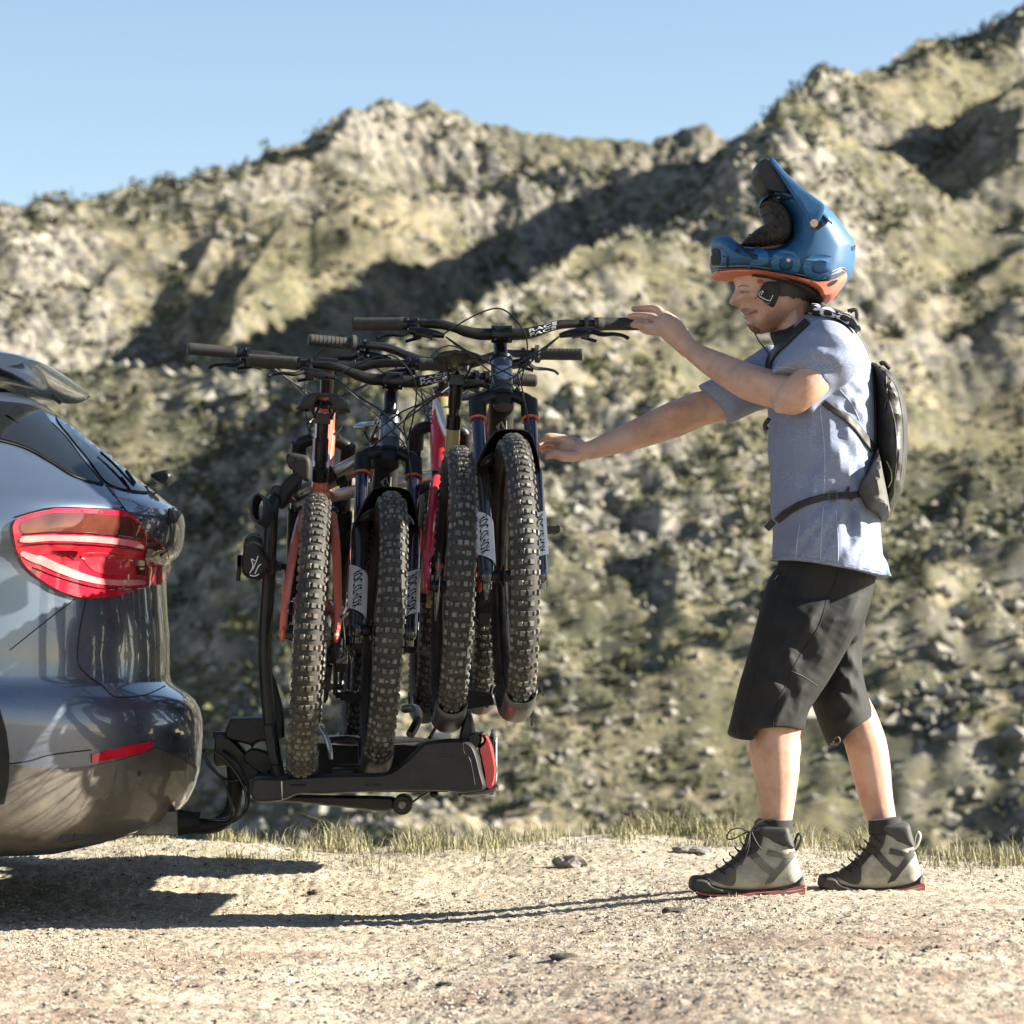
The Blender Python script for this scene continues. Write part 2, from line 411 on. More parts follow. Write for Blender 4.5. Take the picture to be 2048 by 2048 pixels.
def ground_mat():
    m = mat('dirt', (.53,.465,.355), .95, 0, (.40,.335,.24), 5, .40, .60, bump=.004, bs=150, detail=8); n = m.node_tree; b = n.nodes['Principled BSDF']
    base = b.inputs['Base Color'].links[0].from_socket; tc = n.nodes.new('ShaderNodeTexCoord'); sp = n.nodes.new('ShaderNodeSeparateXYZ'); n.links.new(tc.outputs['Object'], sp.inputs[0])
    def N(s, d): q = n.nodes.new('ShaderNodeTexNoise'); q.inputs['Scale'].default_value = s; q.inputs['Detail'].default_value = d; q.inputs['Roughness'].default_value = .7; n.links.new(tc.outputs['Object'], q.inputs['Vector']); return q.outputs[0]
    def mr(f, a, c, lo=0, hi=1): q = n.nodes.new('ShaderNodeMapRange'); q.inputs[1].default_value = a; q.inputs[2].default_value = c; q.inputs[3].default_value = lo; q.inputs[4].default_value = hi; n.links.new(f, q.inputs[0]); return q.outputs[0]
    def ma(op, x, y):
        q = n.nodes.new('ShaderNodeMath'); q.operation = op; q.use_clamp = True
        for k, w in enumerate((x, y)):
            if isinstance(w, float): q.inputs[k].default_value = w
            else: n.links.new(w, q.inputs[k])
        return q.outputs[0]
    def mix(f, a, c): q = n.nodes.new('ShaderNodeMix'); q.data_type = 'RGBA'; n.links.new(f, q.inputs[0]); n.links.new(a, q.inputs[6]); q.inputs[7].default_value = (*[v*ALB for v in c], 1); return q.outputs[2]
    red = ma('MULTIPLY', mr(sp.outputs['Y'], 8.3, 6.9), mr(N(1.7, 7), .40, .58)); c = mix(ma('MULTIPLY', red, .75), base, (.25,.155,.105))
    grn = ma('MULTIPLY', mr(sp.outputs['Y'], 8.6, 9.9), mr(N(2.6, 6), .48, .60)); c = mix(ma('MULTIPLY', grn, .6), c, (.20,.19,.085))
    c = mix(ma('MULTIPLY', mr(N(70, 3), .54, .61), .8), c, (.12,.085,.06)); c = mix(ma('MULTIPLY', mr(N(45, 2), .58, .64), .6), c, (.62,.58,.50))
    n.links.new(c, b.inputs['Base Color']); return m
mg = ground_mat()
ground = link('ground', np_mesh('ground', np.c_[GX.ravel(), GY.ravel(), gz.ravel()], grid_faces(len(gy), len(gx)), mg))
tag(ground, 'pale dusty dirt and gravel ground of the pull-off', kind='structure')
def gz1(x, y): return float(ground_z(np.array([x]), np.array([y]))[0])

# gravel: loose grit, joined
OCT = np.array([(1,0,0),(-1,0,0),(0,1,0),(0,-1,0),(0,0,1),(0,0,-1)], float)
OF = np.array([(0,2,4),(2,1,4),(1,3,4),(3,0,4),(2,0,5),(1,2,5),(3,1,5),(0,3,5)])
def scatter_rocks(name, X, Y, Z, sz, m, seed, flat=.6, smooth=False, kind='stuff', label=None):
    r = np.random.default_rng(seed); n = len(X)
    base = OCT[None]*(1+r.uniform(-.35, .35, (n, 6, 1)))+r.uniform(-.18, .18, (n, 6, 3))
    a = r.uniform(0, 6.28, n); ca, sa = np.cos(a)[:,None], np.sin(a)[:,None]
    x = base[...,0]*ca-base[...,1]*sa; y = base[...,0]*sa+base[...,1]*ca; z = base[...,2]*flat
    x *= r.uniform(.8, 1.4, n)[:,None]; s_ = sz[:,None]
    V = np.stack([x*s_+X[:,None], y*s_+Y[:,None], z*s_+Z[:,None]+.25*s_*flat], -1).reshape(-1, 3)
    Fc = (OF[None]+np.arange(n)[:,None,None]*6).reshape(-1, 3)
    o = link(name, np_mesh(name, V, Fc, m, smooth)); return tag(o, label, kind=kind)
mgr = mat('grit', (.50,.46,.38), .9, 0, (.30,.245,.18), 30, .40, .60, col3=(.12,.085,.06), v3=16, rlo=.56, rhi=.66)
n = 64000; yy = 5.4+5.0*rng.random(n)**1.0; xx = (rng.random(n)*2-1)*.2*yy
dens = gnoise(xx*1.5, yy*1.0, 31); k = rng.random(n) < .45+dens; xx, yy = xx[k], yy[k]
sz = .0018+.0048*rng.random(len(xx))**2.6
scatter_rocks('gravel', xx, yy, ground_z(xx, yy), sz, mgr, 5, label='small loose grit scattered over the dirt')
mdk = mat('dark_grit', (.10,.075,.055), .9, 0, (.055,.042,.034), 40, .4, .6)
n = 9000; yy = 5.6+4.4*rng.random(n); xx = (rng.random(n)*2-1)*.19*yy; k = rng.random(n) < .30+.9*gnoise(xx*2.2, yy*1.6, 41)
xx, yy = xx[k], yy[k]; scatter_rocks('dark_gravel', xx, yy, ground_z(xx, yy), .002+.0065*rng.random(len(xx))**3.5, mdk, 6, label='dark earth crumbs among the pale grit')

# larger stones one can pick out
def stone(px, py, Y, r, flat, m, label, seed):
    b = bmesh.new(); bmesh.ops.create_icosphere(b, subdivisions=3, radius=1); q = random.Random(seed)
    o1, o2 = q.random()*9, q.random()*9
    for v in b.verts:
        c = v.co; d = 1+.35*float(gnoise(np.array([c.x*1.5+o1]), np.array([c.y*1.5+c.z+o2]), 9)[0])+.18*float(gnoise(np.array([c.x*4+o1]), np.array([c.z*4+c.y*3+o2]), 10)[0])
        v.co = Vector((c.x*1.5, c.y, c.z*flat))*d*r
    me = bpy.data.meshes.new('stone'); b.to_mesh(me); b.free(); me.materials.append(m)
    X = (px-1024)/F*Y; o = link('stone', me); o.location = (X, Y, gz1(X, Y)+r*flat*.35); return tag(o, label, 'stone', 'loose stones on the dirt')
mst = mat('stone_grey', (.34,.32,.29), .9, 0, (.16,.15,.14), 25, .4, .6, bump=.004, bs=60)
mst2 = mat('stone_dark', (.10,.085,.07), .9, 0, (.06,.05,.045), 30, .4, .6, bump=.003, bs=80)
stone(1140, 1735, 9.3, .034, .75, mst, 'grey jagged stone half sunk in the dirt right of the bikes', 1)
stone(1385, 1705, 9.55, .042, .38, mst, 'flat pale stone at the grass edge just left of the front boot', 2)
stone(1345, 1812, 7.7, .020, .45, mst2, 'dark brown clod in the dirt in front of the boot toe', 3)
stone(415, 1668, 10.1, .030, .5, mst, 'small pale stone on the rise below the tow bar', 4)
stone(1130, 1876, 6.8, .021, .45, mst2, 'reddish brown clod on the near dirt below the middle', 5)
stone(890, 1903, 6.5, .013, .5, mst2, 'small dark clod on the near dirt at lower centre', 6)
stone(626, 1742, 8.95, .011, .9, mst2, 'dark pebble standing on pale dirt above the long shadow', 7)
stone(1030, 1862, 6.95, .010, .5, mst2, 'small dark clod beside a reddish one on the near dirt', 8)

# grass: blades along the rim and thin tufts
def blades(name, X, Y, Z, hgt, wid, m, seed, lean=.5, label=None):
    r = np.random.default_rng(seed); n = len(X); a = r.uniform(0, 6.28, n); l = r.uniform(.1, 1, n)*lean*hgt; dx, dy = np.cos(a)*l, np.sin(a)*l
    b = r.uniform(0, 3.14, n); wx, wy = np.cos(b)*wid, np.sin(b)*wid
    V = np.stack([np.c_[X-wx, Y-wy, Z-.004], np.c_[X+wx, Y+wy, Z-.004], np.c_[X+dx*.35+wx*.5, Y+dy*.35+wy*.5, Z+hgt*.55],
                  np.c_[X+dx*.35-wx*.5, Y+dy*.35-wy*.5, Z+hgt*.55], np.c_[X+dx, Y+dy, Z+hgt*(1-.25*lean)]], 1).reshape(-1, 3)
    i = np.arange(n)[:,None]*5; Fc = np.concatenate([i+np.array([0,1,2]), i+np.array([0,2,3]), i+np.array([3,2,4])])
    o = link(name, np_mesh(name, V, Fc, m, True)); return tag(o, label, kind='stuff')
mgs = mat('grass', (.32,.29,.145), .7, 0, (.15,.165,.06), 6, .40, .60, col3=(.36,.32,.20), v3=30, rlo=.45, rhi=.6)
n = 85000; xx = (rng.random(n)*2-1)*2.3; rd = np.abs(rng.normal(0, .34, n))*np.where(rng.random(n) < .62, 1, -1); yy = rim_y(xx)+rd
cl = gnoise(xx*6.5, yy*4, 51)+.6*gnoise(xx*2.1, yy*2, 54)
k = rng.random(n) < np.clip(.10+1.6*cl+.40*np.clip(xx+.1, -.6, 1), .015, 1); xx, yy, cl = xx[k], yy[k], cl[k]
hh = (.013+.062*rng.random(len(xx))**2.8)*(1+1.3*np.clip(cl, -.5, 1.2))*np.where(xx < -.75, .6, 1)+.05*(rng.random(len(xx)) < .012)
blades('grass', xx, yy, ground_z(xx, yy), hh, .0008+.0010*rng.random(len(xx)), mgs, 8, 1.0, 'dry green and straw grass along the edge of the drop')
n = 6000; xx = (rng.random(n)*2-1)*1.9; yy = 6.2+3.6*rng.random(n); g = gnoise(xx*1.6, yy*1.6, 61); k = g > .28; xx, yy = xx[k], yy[k]
blades('sparse_grass', xx, yy, ground_z(xx, yy), .006+.016*rng.random(len(xx))**2, .0009+.0008*rng.random(len(xx)), mgs, 9, 1.1, 'thin low grass growing through the dirt')

# ------------------------------------------------------------------ hillside: four overlapping slopes across the valley
def tanpx(py): return (YH-py)/F
CR = [ # distance of crest, crest profile (photo column, photo row), front slope, back slope
 ([(0,205),(820,245),(2048,250)], [(-900,470),(-400,430),(0,372),(100,388),(215,408),(300,382),(480,322),(620,272),(700,208),(790,186),(870,184),(960,212),(1060,216),(1200,226),(1300,240),(1400,214),(1500,250),(1800,300),(2400,330),(3000,330)], .62, .6),
 ([(700,105),(1100,135),(1900,232),(3000,300)], [(-900,1500),(300,1150),(600,890),(780,700),(900,625),(1000,590),(1150,520),(1290,440),(1400,350),(1480,262),(1560,182),(1640,146),(1720,160),(1780,130),(1832,104),(1950,60),(2048,10),(2400,-90),(3000,-120)], .40, .18),
 ([(0,112),(2048,112)], [(-900,700),(-400,740),(100,775),(350,795),(600,800),(750,880),(1000,1050),(1300,1150),(2048,1250),(3000,1300)], .36, .5),
 ([(0,84),(2048,84)], [(-900,1200),(-400,1140),(100,1080),(380,985),(470,930),(570,868),(700,850),(900,880),(1200,960),(1600,1000),(2048,980),(2400,960),(3000,960)], .42, .45)]
def smax(a, b, k): h = np.clip(.5+.5*(a-b)/k, 0, 1); return b*(1-h)+a*h+k*h*(1-h)
def rocky(X, Y): return np.clip(.50+1.7*fbm(X/19, Y/24, 3, 130, .55)-.75*np.exp(-((X/Y*F+1024-300)/380)**2)*np.exp(-((Y-97)/13)**2), 0, 1)
def hill_z(X, Y):
    px = X/Y*F+1024; z = np.full_like(X, -16.0)
    for (Yc, pr, sf, sb) in CR:
        pr = np.array(pr, float); yc = np.array(Yc, float); wob = np.interp(px, yc[:,0], yc[:,1])*(1+.04*gnoise(X/60, X*0+Yc[0][1], 70))
        c = H0+tanpx(np.interp(px, pr[:,0], pr[:,1]))*wob; d = Y-wob
        z = smax(z, c-np.where(d < 0, -d*sf, d*sb), 1.2)
    A = np.clip((Y-30)/40, 0, 1)
    wx = X+6*gnoise(X/25, Y/25, 80); wy = Y+6*gnoise(X/25, Y/25, 81)
    u = (wx*.75+wy*.66); v = (-wx*.66+wy*.75); rock = rocky(X, Y)
    big = 9.5*fbm(u/64, v/24, 3, 90, .45, True)-3.0+2.6*fbm(wx/15, wy/15, 3, 95)
    mid = .9*fbm(wx/6.5, wy/7.5, 3, 100, .55)+rock*(1.5*fbm(X/4.6+.3*wy, Y/5.5, 3, 104, .6, True)-.4)
    small = (.25+1.1*rock)*(.42*gnoise(X/1.5, Y/1.7, 107)+.30*gnoise(X/.7, Y/.8, 108))
    far = .45+.55*np.clip((Y-100)/90, 0, 1)
    smooth_patch = 1-.55*np.exp(-((X/Y*F+1024-330)/330)**2)*np.exp(-((Y-98)/16)**2)
    edge = 1
    for (Yc, pr, sf, sb) in CR[:2]: yc = np.array(Yc, float); edge = edge*(1-.75*np.exp(-((Y-np.interp(px, yc[:,0], yc[:,1]))/11)**2))
    return z+A*(big*far*edge+mid*(.55+.45*far)*smooth_patch*(.4+.6*edge)+small*smooth_patch)-.9*far
s = np.linspace(-1, 1, 700); uu = .185*s+.30*s**7
yv = np.r_[np.linspace(13, 40, 14)[:-1], np.linspace(40, 62, 30)[:-1], np.linspace(62, 250, 640)[:-1], np.linspace(250, 420, 12)]
UU, YV = np.meshgrid(uu, yv); XV = UU*YV; HZ = hill_z(XV, YV)
t = np.clip((YV-13)/22, 0, 1); HZ = HZ*t+(-2.6-13*t*0)*(1-t)
HZ = np.minimum(HZ, np.where(YV < 50, -2.6-.25*(YV-13), 1e9))
def hill_mat():
    m = bpy.data.materials.new('hillside'); m.use_nodes = True; n = m.node_tree; b = n.nodes['Principled BSDF']; b.inputs['Roughness'].default_value = .95
    tc = n.nodes.new('ShaderNodeTexCoord'); geo = n.nodes.new('ShaderNodeNewGeometry')
    def noise(s, d=5, r=.62):
        q = n.nodes.new('ShaderNodeTexNoise'); q.inputs['Scale'].default_value = s; q.inputs['Detail'].default_value = d; q.inputs['Roughness'].default_value = r
        n.links.new(tc.outputs['Object'], q.inputs['Vector']); return q.outputs[0]
    def mr(f, lo, hi, a=0, c=1):
        q = n.nodes.new('ShaderNodeMapRange'); q.inputs[1].default_value = lo; q.inputs[2].default_value = hi; q.inputs[3].default_value = a; q.inputs[4].default_value = c; n.links.new(f, q.inputs[0]); return q.outputs[0]
    def mix(f, a, c):
        q = n.nodes.new('ShaderNodeMix'); q.data_type = 'RGBA'; n.links.new(f, q.inputs[0])
        for i, w in ((6, a), (7, c)):
            if isinstance(w, tuple): q.inputs[i].default_value = (w[0]*ALB, w[1]*ALB, w[2]*ALB, 1)
            else: n.links.new(w, q.inputs[i])
        return q.outputs[2]
    at = n.nodes.new('ShaderNodeAttribute'); at.attribute_name = 'rocky'; rf = at.outputs['Fac']
    c = mix(mr(noise(.09), .38, .55), (.265,.218,.135), (.155,.138,.068))
    def gate(f, lo):
        g1 = n.nodes.new('ShaderNodeMath'); g1.operation = 'MULTIPLY'; n.links.new(f, g1.inputs[0]); n.links.new(mr(rf, 0, .7, lo, 1), g1.inputs[1]); return g1.outputs[0]
    c = mix(gate(mr(noise(.15, 6), .50, .57), .7), c, (.066,.063,.030))
    c = mix(gate(mr(noise(.50), .48, .56), .62), c, (.055,.056,.026))
    c = mix(gate(mr(noise(1.5, 4), .51, .58), .40), c, (.017,.018,.012))
    c = mix(gate(mr(noise(5.0, 3), .55, .61), .5), c, (.030,.031,.018)); c = mix(gate(mr(noise(4.0, 3, .5), .60, .66), .4), c, (.34,.31,.25))
    sep = n.nodes.new('ShaderNodeSeparateXYZ'); n.links.new(geo.outputs['Normal'], sep.inputs[0])
    steep = mr(sep.outputs['Z'], .84, .62); rk = n.nodes.new('ShaderNodeMath'); rk.operation = 'MULTIPLY'; rk.use_clamp = True
    ad = n.nodes.new('ShaderNodeMath'); ad.operation = 'MULTIPLY_ADD'; n.links.new(rf, ad.inputs[0]); ad.inputs[1].default_value = 1.6; n.links.new(mr(noise(.8, 4), .35, .65, -.9, .5), ad.inputs[2])
    n.links.new(steep, rk.inputs[0]); n.links.new(ad.outputs[0], rk.inputs[1])
    rock = mix(mr(noise(1.6, 6), .42, .58), (.30,.275,.225), (.095,.09,.08))
    c = mix(rk.outputs[0], c, rock); n.links.new(c, b.inputs['Base Color']); return m
hme = np_mesh('hillside', np.c_[XV.ravel(), YV.ravel(), HZ.ravel()], grid_faces(len(yv), len(uu)), hill_mat())
at = hme.attributes.new('rocky', 'FLOAT', 'POINT'); at.data.foreach_set('value', rocky(XV, YV).ravel().astype(np.float32))
hill = link('hillside', hme)
tag(hill, 'dry rocky mountainside across the valley', kind='structure')
# boulders and low shrubs on the slopes
mrk = mat('hill_rock', (.31,.29,.24), .9, 0, (.17,.16,.135), .9, .42, .58)
msh = mat('hill_shrub', (.045,.052,.020), .9, 0, (.09,.088,.035), .5, .42, .58)
def on_hill(n, seed, ylo, yhi, thr, sc):
    r = np.random.default_rng(seed); Y = ylo+(yhi-ylo)*r.random(n); X = (r.random(n)*2-1)*.19*Y
    k = gnoise(X/sc, Y/sc, seed)+.35*r.normal(0, 1, n) > thr; X, Y = X[k], Y[k]; k = r.random(len(X)) < .35+1.0*rocky(X, Y); X, Y = X[k], Y[k]; return X, Y, hill_z(X, Y), r
X, Y, Z, r = on_hill(30000, 201, 55, 235, .22, 9); scatter_rocks('hillside_boulders', X, Y, Z, (.06+.34*r.random(len(X))**4)*(.6+.5*Y/120), mrk, 7, .8, label='pale boulders strewn over the mountainside')
X, Y, Z, r = on_hill(34000, 207, 56, 112, -.05, 5); scatter_rocks('hillside_stones', X, Y, Z, .03+.15*r.random(len(X))**3, mrk, 17, .8, label='small pale stones on the lower slope')
def shrubs(X, Y, Z, r, k=1):
    n = len(X); Q = 7; off = r.normal(0, 1, (n, Q, 3))*np.array([.45,.45,.28]); S_ = k*(.14+.38*r.random(n)**2.4)*(.55+.5*Y/110)
    ax = r.normal(0, 1, (n, Q, 3, 3)); ax /= np.linalg.norm(ax, axis=-1, keepdims=True)
    V = (off[:,:,None,:]+ax*.45)*S_[:,None,None,None]; V[...,2] += (.25*S_)[:,None,None]
    V += np.stack([X, Y, Z], -1)[:,None,None,:]; V = V.reshape(-1, 3); return V, np.arange(len(V)).reshape(-1, 3)
X, Y, Z, r = on_hill(60000, 222, 55, 235, -.02, 7); V, Fc = shrubs(X, Y, Z, r)
tag(link('hillside_shrubs', np_mesh('hillside_shrubs', V, Fc, msh, False)), 'low dark green shrubs dotting the mountainside', kind='stuff')
X, Y, Z, r = on_hill(40000, 231, 56, 112, -.02, 4); V, Fc = shrubs(X, Y, Z, r, .48)
tag(link('hillside_scrub', np_mesh('hillside_scrub', V, Fc, msh, False)), 'low scrub tufts covering the lower slope', kind='stuff')
# ================================================================== mountain bikes (local frame: x forward, y to the left, z up; origin at the rear tyre contact)
M_rub = mat('tyre_rubber', (.022,.021,.020), .8, 0, (.055,.049,.040), 14, .45, .62)
M_rubc = mat('tyre_black', (.025,.025,.026), .7)
M_knob = mat('tyre_knob_dusty', (.085,.08,.068), .5, 0, (.20,.19,.16), 35, .40, .60, col3=(.045,.042,.037), v3=22, rlo=.46, rhi=.58)
M_knobm = mat('tyre_knob_muddy', (.085,.075,.055), .7, 0, (.19,.168,.12), 30, .40, .60, col3=(.055,.047,.035), v3=9, rlo=.45, rhi=.55)
M_blk = mat('black_plastic', (.012,.012,.013), .42, 0, (.02,.02,.02), 20, .4, .6, spec=.22)
M_blkm = mat('black_matt', (.016,.016,.017), .6, 0, (.028,.026,.024), 14, .4, .6, spec=.22)
M_anod = mat('black_anodised', (.03,.03,.034), .28, .7, (.02,.02,.022), 20)
M_grip = mat('grip_rubber', (.030,.028,.025), .8, 0, (.045,.042,.037), 60, .4, .6, bump=.0006, bs=500)
M_alu = mat('aluminium', (.55,.55,.56), .28, .95, (.42,.42,.42), 15)
M_steel = mat('steel_dark', (.22,.21,.20), .38, .9, (.12,.11,.09), 30)
M_brass = mat('chain_grimy', (.12,.10,.075), .45, .8, (.05,.04,.03), 60)
M_stan = mat('stanchion', (.028,.024,.040), .12, .6, (.03,.026,.05), 4, coat=1)
M_sant = mat('stanchion_black', (.012,.012,.014), .14, .5, (.02,.02,.02), 4, coat=1)
M_white = mat('decal_white', (.75,.75,.76), .45, 0, (.68,.68,.70), 20)
M_rim = mat('rim_dark', (.045,.043,.042), .35, .4, (.09,.08,.065), 22, .4, .62)
M_cable = mat('cable_black', (.012,.012,.012), .3, 0)
M_cabled = mat('cable_grey', (.16,.15,.13), .4, .3)
M_red = mat('red_plastic', (.55,.02,.02), .4, 0)
M_org = mat('paint_orange', (.66,.155,.085), .3, 0, (.60,.14,.075), 10, coat=.6)
M_cream = mat('paint_cream', (.50,.47,.38), .35, 0, (.45,.42,.34), 10, coat=.5)
M_olive = mat('paint_straw', (.42,.36,.15), .35, 0, (.37,.31,.13), 10, coat=.5)
M_redp = mat('paint_red', (.60,.03,.04), .3, 0, (.52,.025,.035), 10, coat=.6)
M_navy = mat('paint_slate', (.045,.055,.075), .35, .1, (.035,.045,.06), 10, coat=.6)
M_sad = mat('saddle_black', (.018,.018,.017), .42, 0, (.03,.029,.027), 12, spec=.22)
M_redring = mat('orange_ring', (.75,.16,.05), .4, 0)

def wheel_meshes():
    Rw, rt = .3665, .0335
    tyre = MB(); N = 72; K = 14; V = []; Fs = []
    for i in range(N):
        a = 2*math.pi*i/N
        for j in range(K):
            t = -2.5+5.0*j/(K-1); rr = Rw-.004-rt+rt*math.cos(t)*1.0; y = rt*math.sin(t)*1.02; V.append((rr*math.cos(a), y, rr*math.sin(a)))
    for i in range(N):
        for j in range(K): Fs.append((i*K+j, ((i+1)%N)*K+j, ((i+1)%N)*K+(j+1)%K, i*K+(j+1)%K))
    tyre.add(V, Fs)
    kn = MB(); NR = 88; rc = Rw-.004-rt
    for i in range(NR):
        a = 2*math.pi*i/NR
        for (t, lx, ly, h) in ([(-.25,.0145,.0128,.0055),(.25,.0145,.0128,.0055),(-1.10,.0165,.0110,.0060),(1.10,.0165,.0110,.0060),(-.68,.010,.008,.004),(.68,.010,.008,.004)] if i % 2 == 0 else
                              [(-.42,.0135,.0135,.0050),(.42,.0135,.0135,.0050),(-.02,.008,.009,.0040),(-1.22,.0135,.0100,.0058),(1.22,.0135,.0100,.0058)]):
            cr = Matrix.Rotation(-a, 4, 'Y') @ Matrix.Translation((rc, 0, 0)) @ Matrix.Rotation(t, 4, 'Z') @ Matrix.Translation((rt+h/2-.001, 0, 0))
            s = .78; x, y, z = h/2, ly/2, lx/2
            V = [(-x*1.2,-y,-z),(-x*1.2,y,-z),(-x*1.2,y,z),(-x*1.2,-y,z),(x,-y*s,-z*s),(x,y*s,-z*s),(x,y*s,z*s),(x,-y*s,z*s)]
            kn.add(V, [(4,5,6,7),(0,1,5,4),(1,2,6,5),(2,3,7,6),(3,0,4,7)], cr)
    rim = MB(); rim.lathe([(.300,-.0135),(.314,-.0155),(.318,-.013),(.312,-.009),(.312,.009),(.318,.013),(.314,.0155),(.300,.0135),(.290,.006),(.290,-.006)], 56, Matrix.Rotation(R(90), 4, 'X'), True)
    sp = MB()
    for i in range(28):
        a = 2*math.pi*(i+.5)/28; sd = 1 if i % 2 else -1; b = a+(.95 if (i//2) % 2 else -.95)*1.0; rh = .026
        sp.tube([(rh*math.cos(b), sd*.026, rh*math.sin(b)), (.295*math.cos(a), sd*.003, .295*math.sin(a))], .0011, 4, cap=False)
        n0 = Vector((.295*math.cos(a), sd*.003, .295*math.sin(a))); sp.cyl(n0, n0*.955, .002, 5)
    hub = MB(); X90 = Matrix.Rotation(R(90), 4, 'X'); hub.lathe([(.008,-.062),(.012,-.06),(.016,-.045),(.014,-.035),(.029,-.030),(.029,-.024),(.016,-.02),(.015,.02),(.029,.024),(.029,.030),(.014,.035),(.016,.045),(.012,.06),(.008,.062)], 18, X90)
    disc = MB(); disc.lathe([(.074,.039),(.090,.039),(.090,.041),(.074,.041)], 40, X90, True)   # on the left side
    disc.xform(Matrix.Diagonal((1,-1,1,1)))
    for i in range(6):
        a = i*math.pi/3; disc.beam((.018*math.cos(a), .040, .018*math.sin(a)), (.078*math.cos(a+.5), .040, .078*math.sin(a+.5)), .006, .002, (0,1,0))
    return dict(tyre=tyre, knob=kn, rim=rim, spokes=sp, hub=hub, brake_disc=disc)
WM = wheel_meshes(); WCACHE = {}
def wheel(parent, cx, T=None, muddy=False, rimm=None, cassette=False):
    """T: transform of the wheel (local bike frame)"""
    M = T if T is not None else Matrix.Translation((cx, 0, .3665))
    key0 = (muddy, rimm.name if rimm else 'd')
    def part(nm, key, m, par, kind=None, smooth=True):
        k = (nm, key0)
        if k not in WCACHE:
            ob = WM[key].build(nm, m, None, smooth=smooth); WCACHE[k] = ob.data; bpy.data.objects.remove(ob)
        o = link(nm, WCACHE[k], par)
        if kind: o['kind'] = kind
        return o
    w = part('wheel_rim', 'rim', rimm or M_rim, parent); w.name = 'wheel'; w.matrix_local = M
    part('tyre', 'tyre', M_rub, w); part('tyre_knobs', 'knob', M_knobm if muddy else M_knob, w, 'stuff', smooth=False)
    part('spokes', 'spokes', M_steel, w); part('hub', 'hub', M_anod, w); part('brake_disc', 'brake_disc', M_alu, w)
    if cassette:
        c = MB(); X90 = Matrix.Rotation(R(90), 4, 'X')
        for i, r_ in enumerate((.085,.076,.067,.059,.052,.045,.039,.033,.028,.024)):
            y = .022+.0032*i; pr = []; n = 40; V = []
            for j in range(n): q = r_*(1+.035*(1 if j % 2 else -1)); V += [(q*math.cos(6.2832*j/n), -y, q*math.sin(6.2832*j/n)), (q*math.cos(6.2832*j/n), -y-.0016, q*math.sin(6.2832*j/n))]
            Fs = [tuple(range(0, 2*n, 2)), tuple(range(2*n-1, 0, -2))]+[(2*j, 2*((j+1)%n), 2*((j+1)%n)+1, 2*j+1) for j in range(n)]
            c.add(V, Fs)
        o = c.build('cassette', M_steel, w, local=True, smooth=False)
    return w

def frame_tube(m, a, b, r0, r1, flat=1.0, mid=None, n=14):
    pts = [a, b] if mid is None else [a, mid, b]; m.tube(catmull(pts, 8), [r0, r1], n, up=(0,1,0), flat=flat); return m

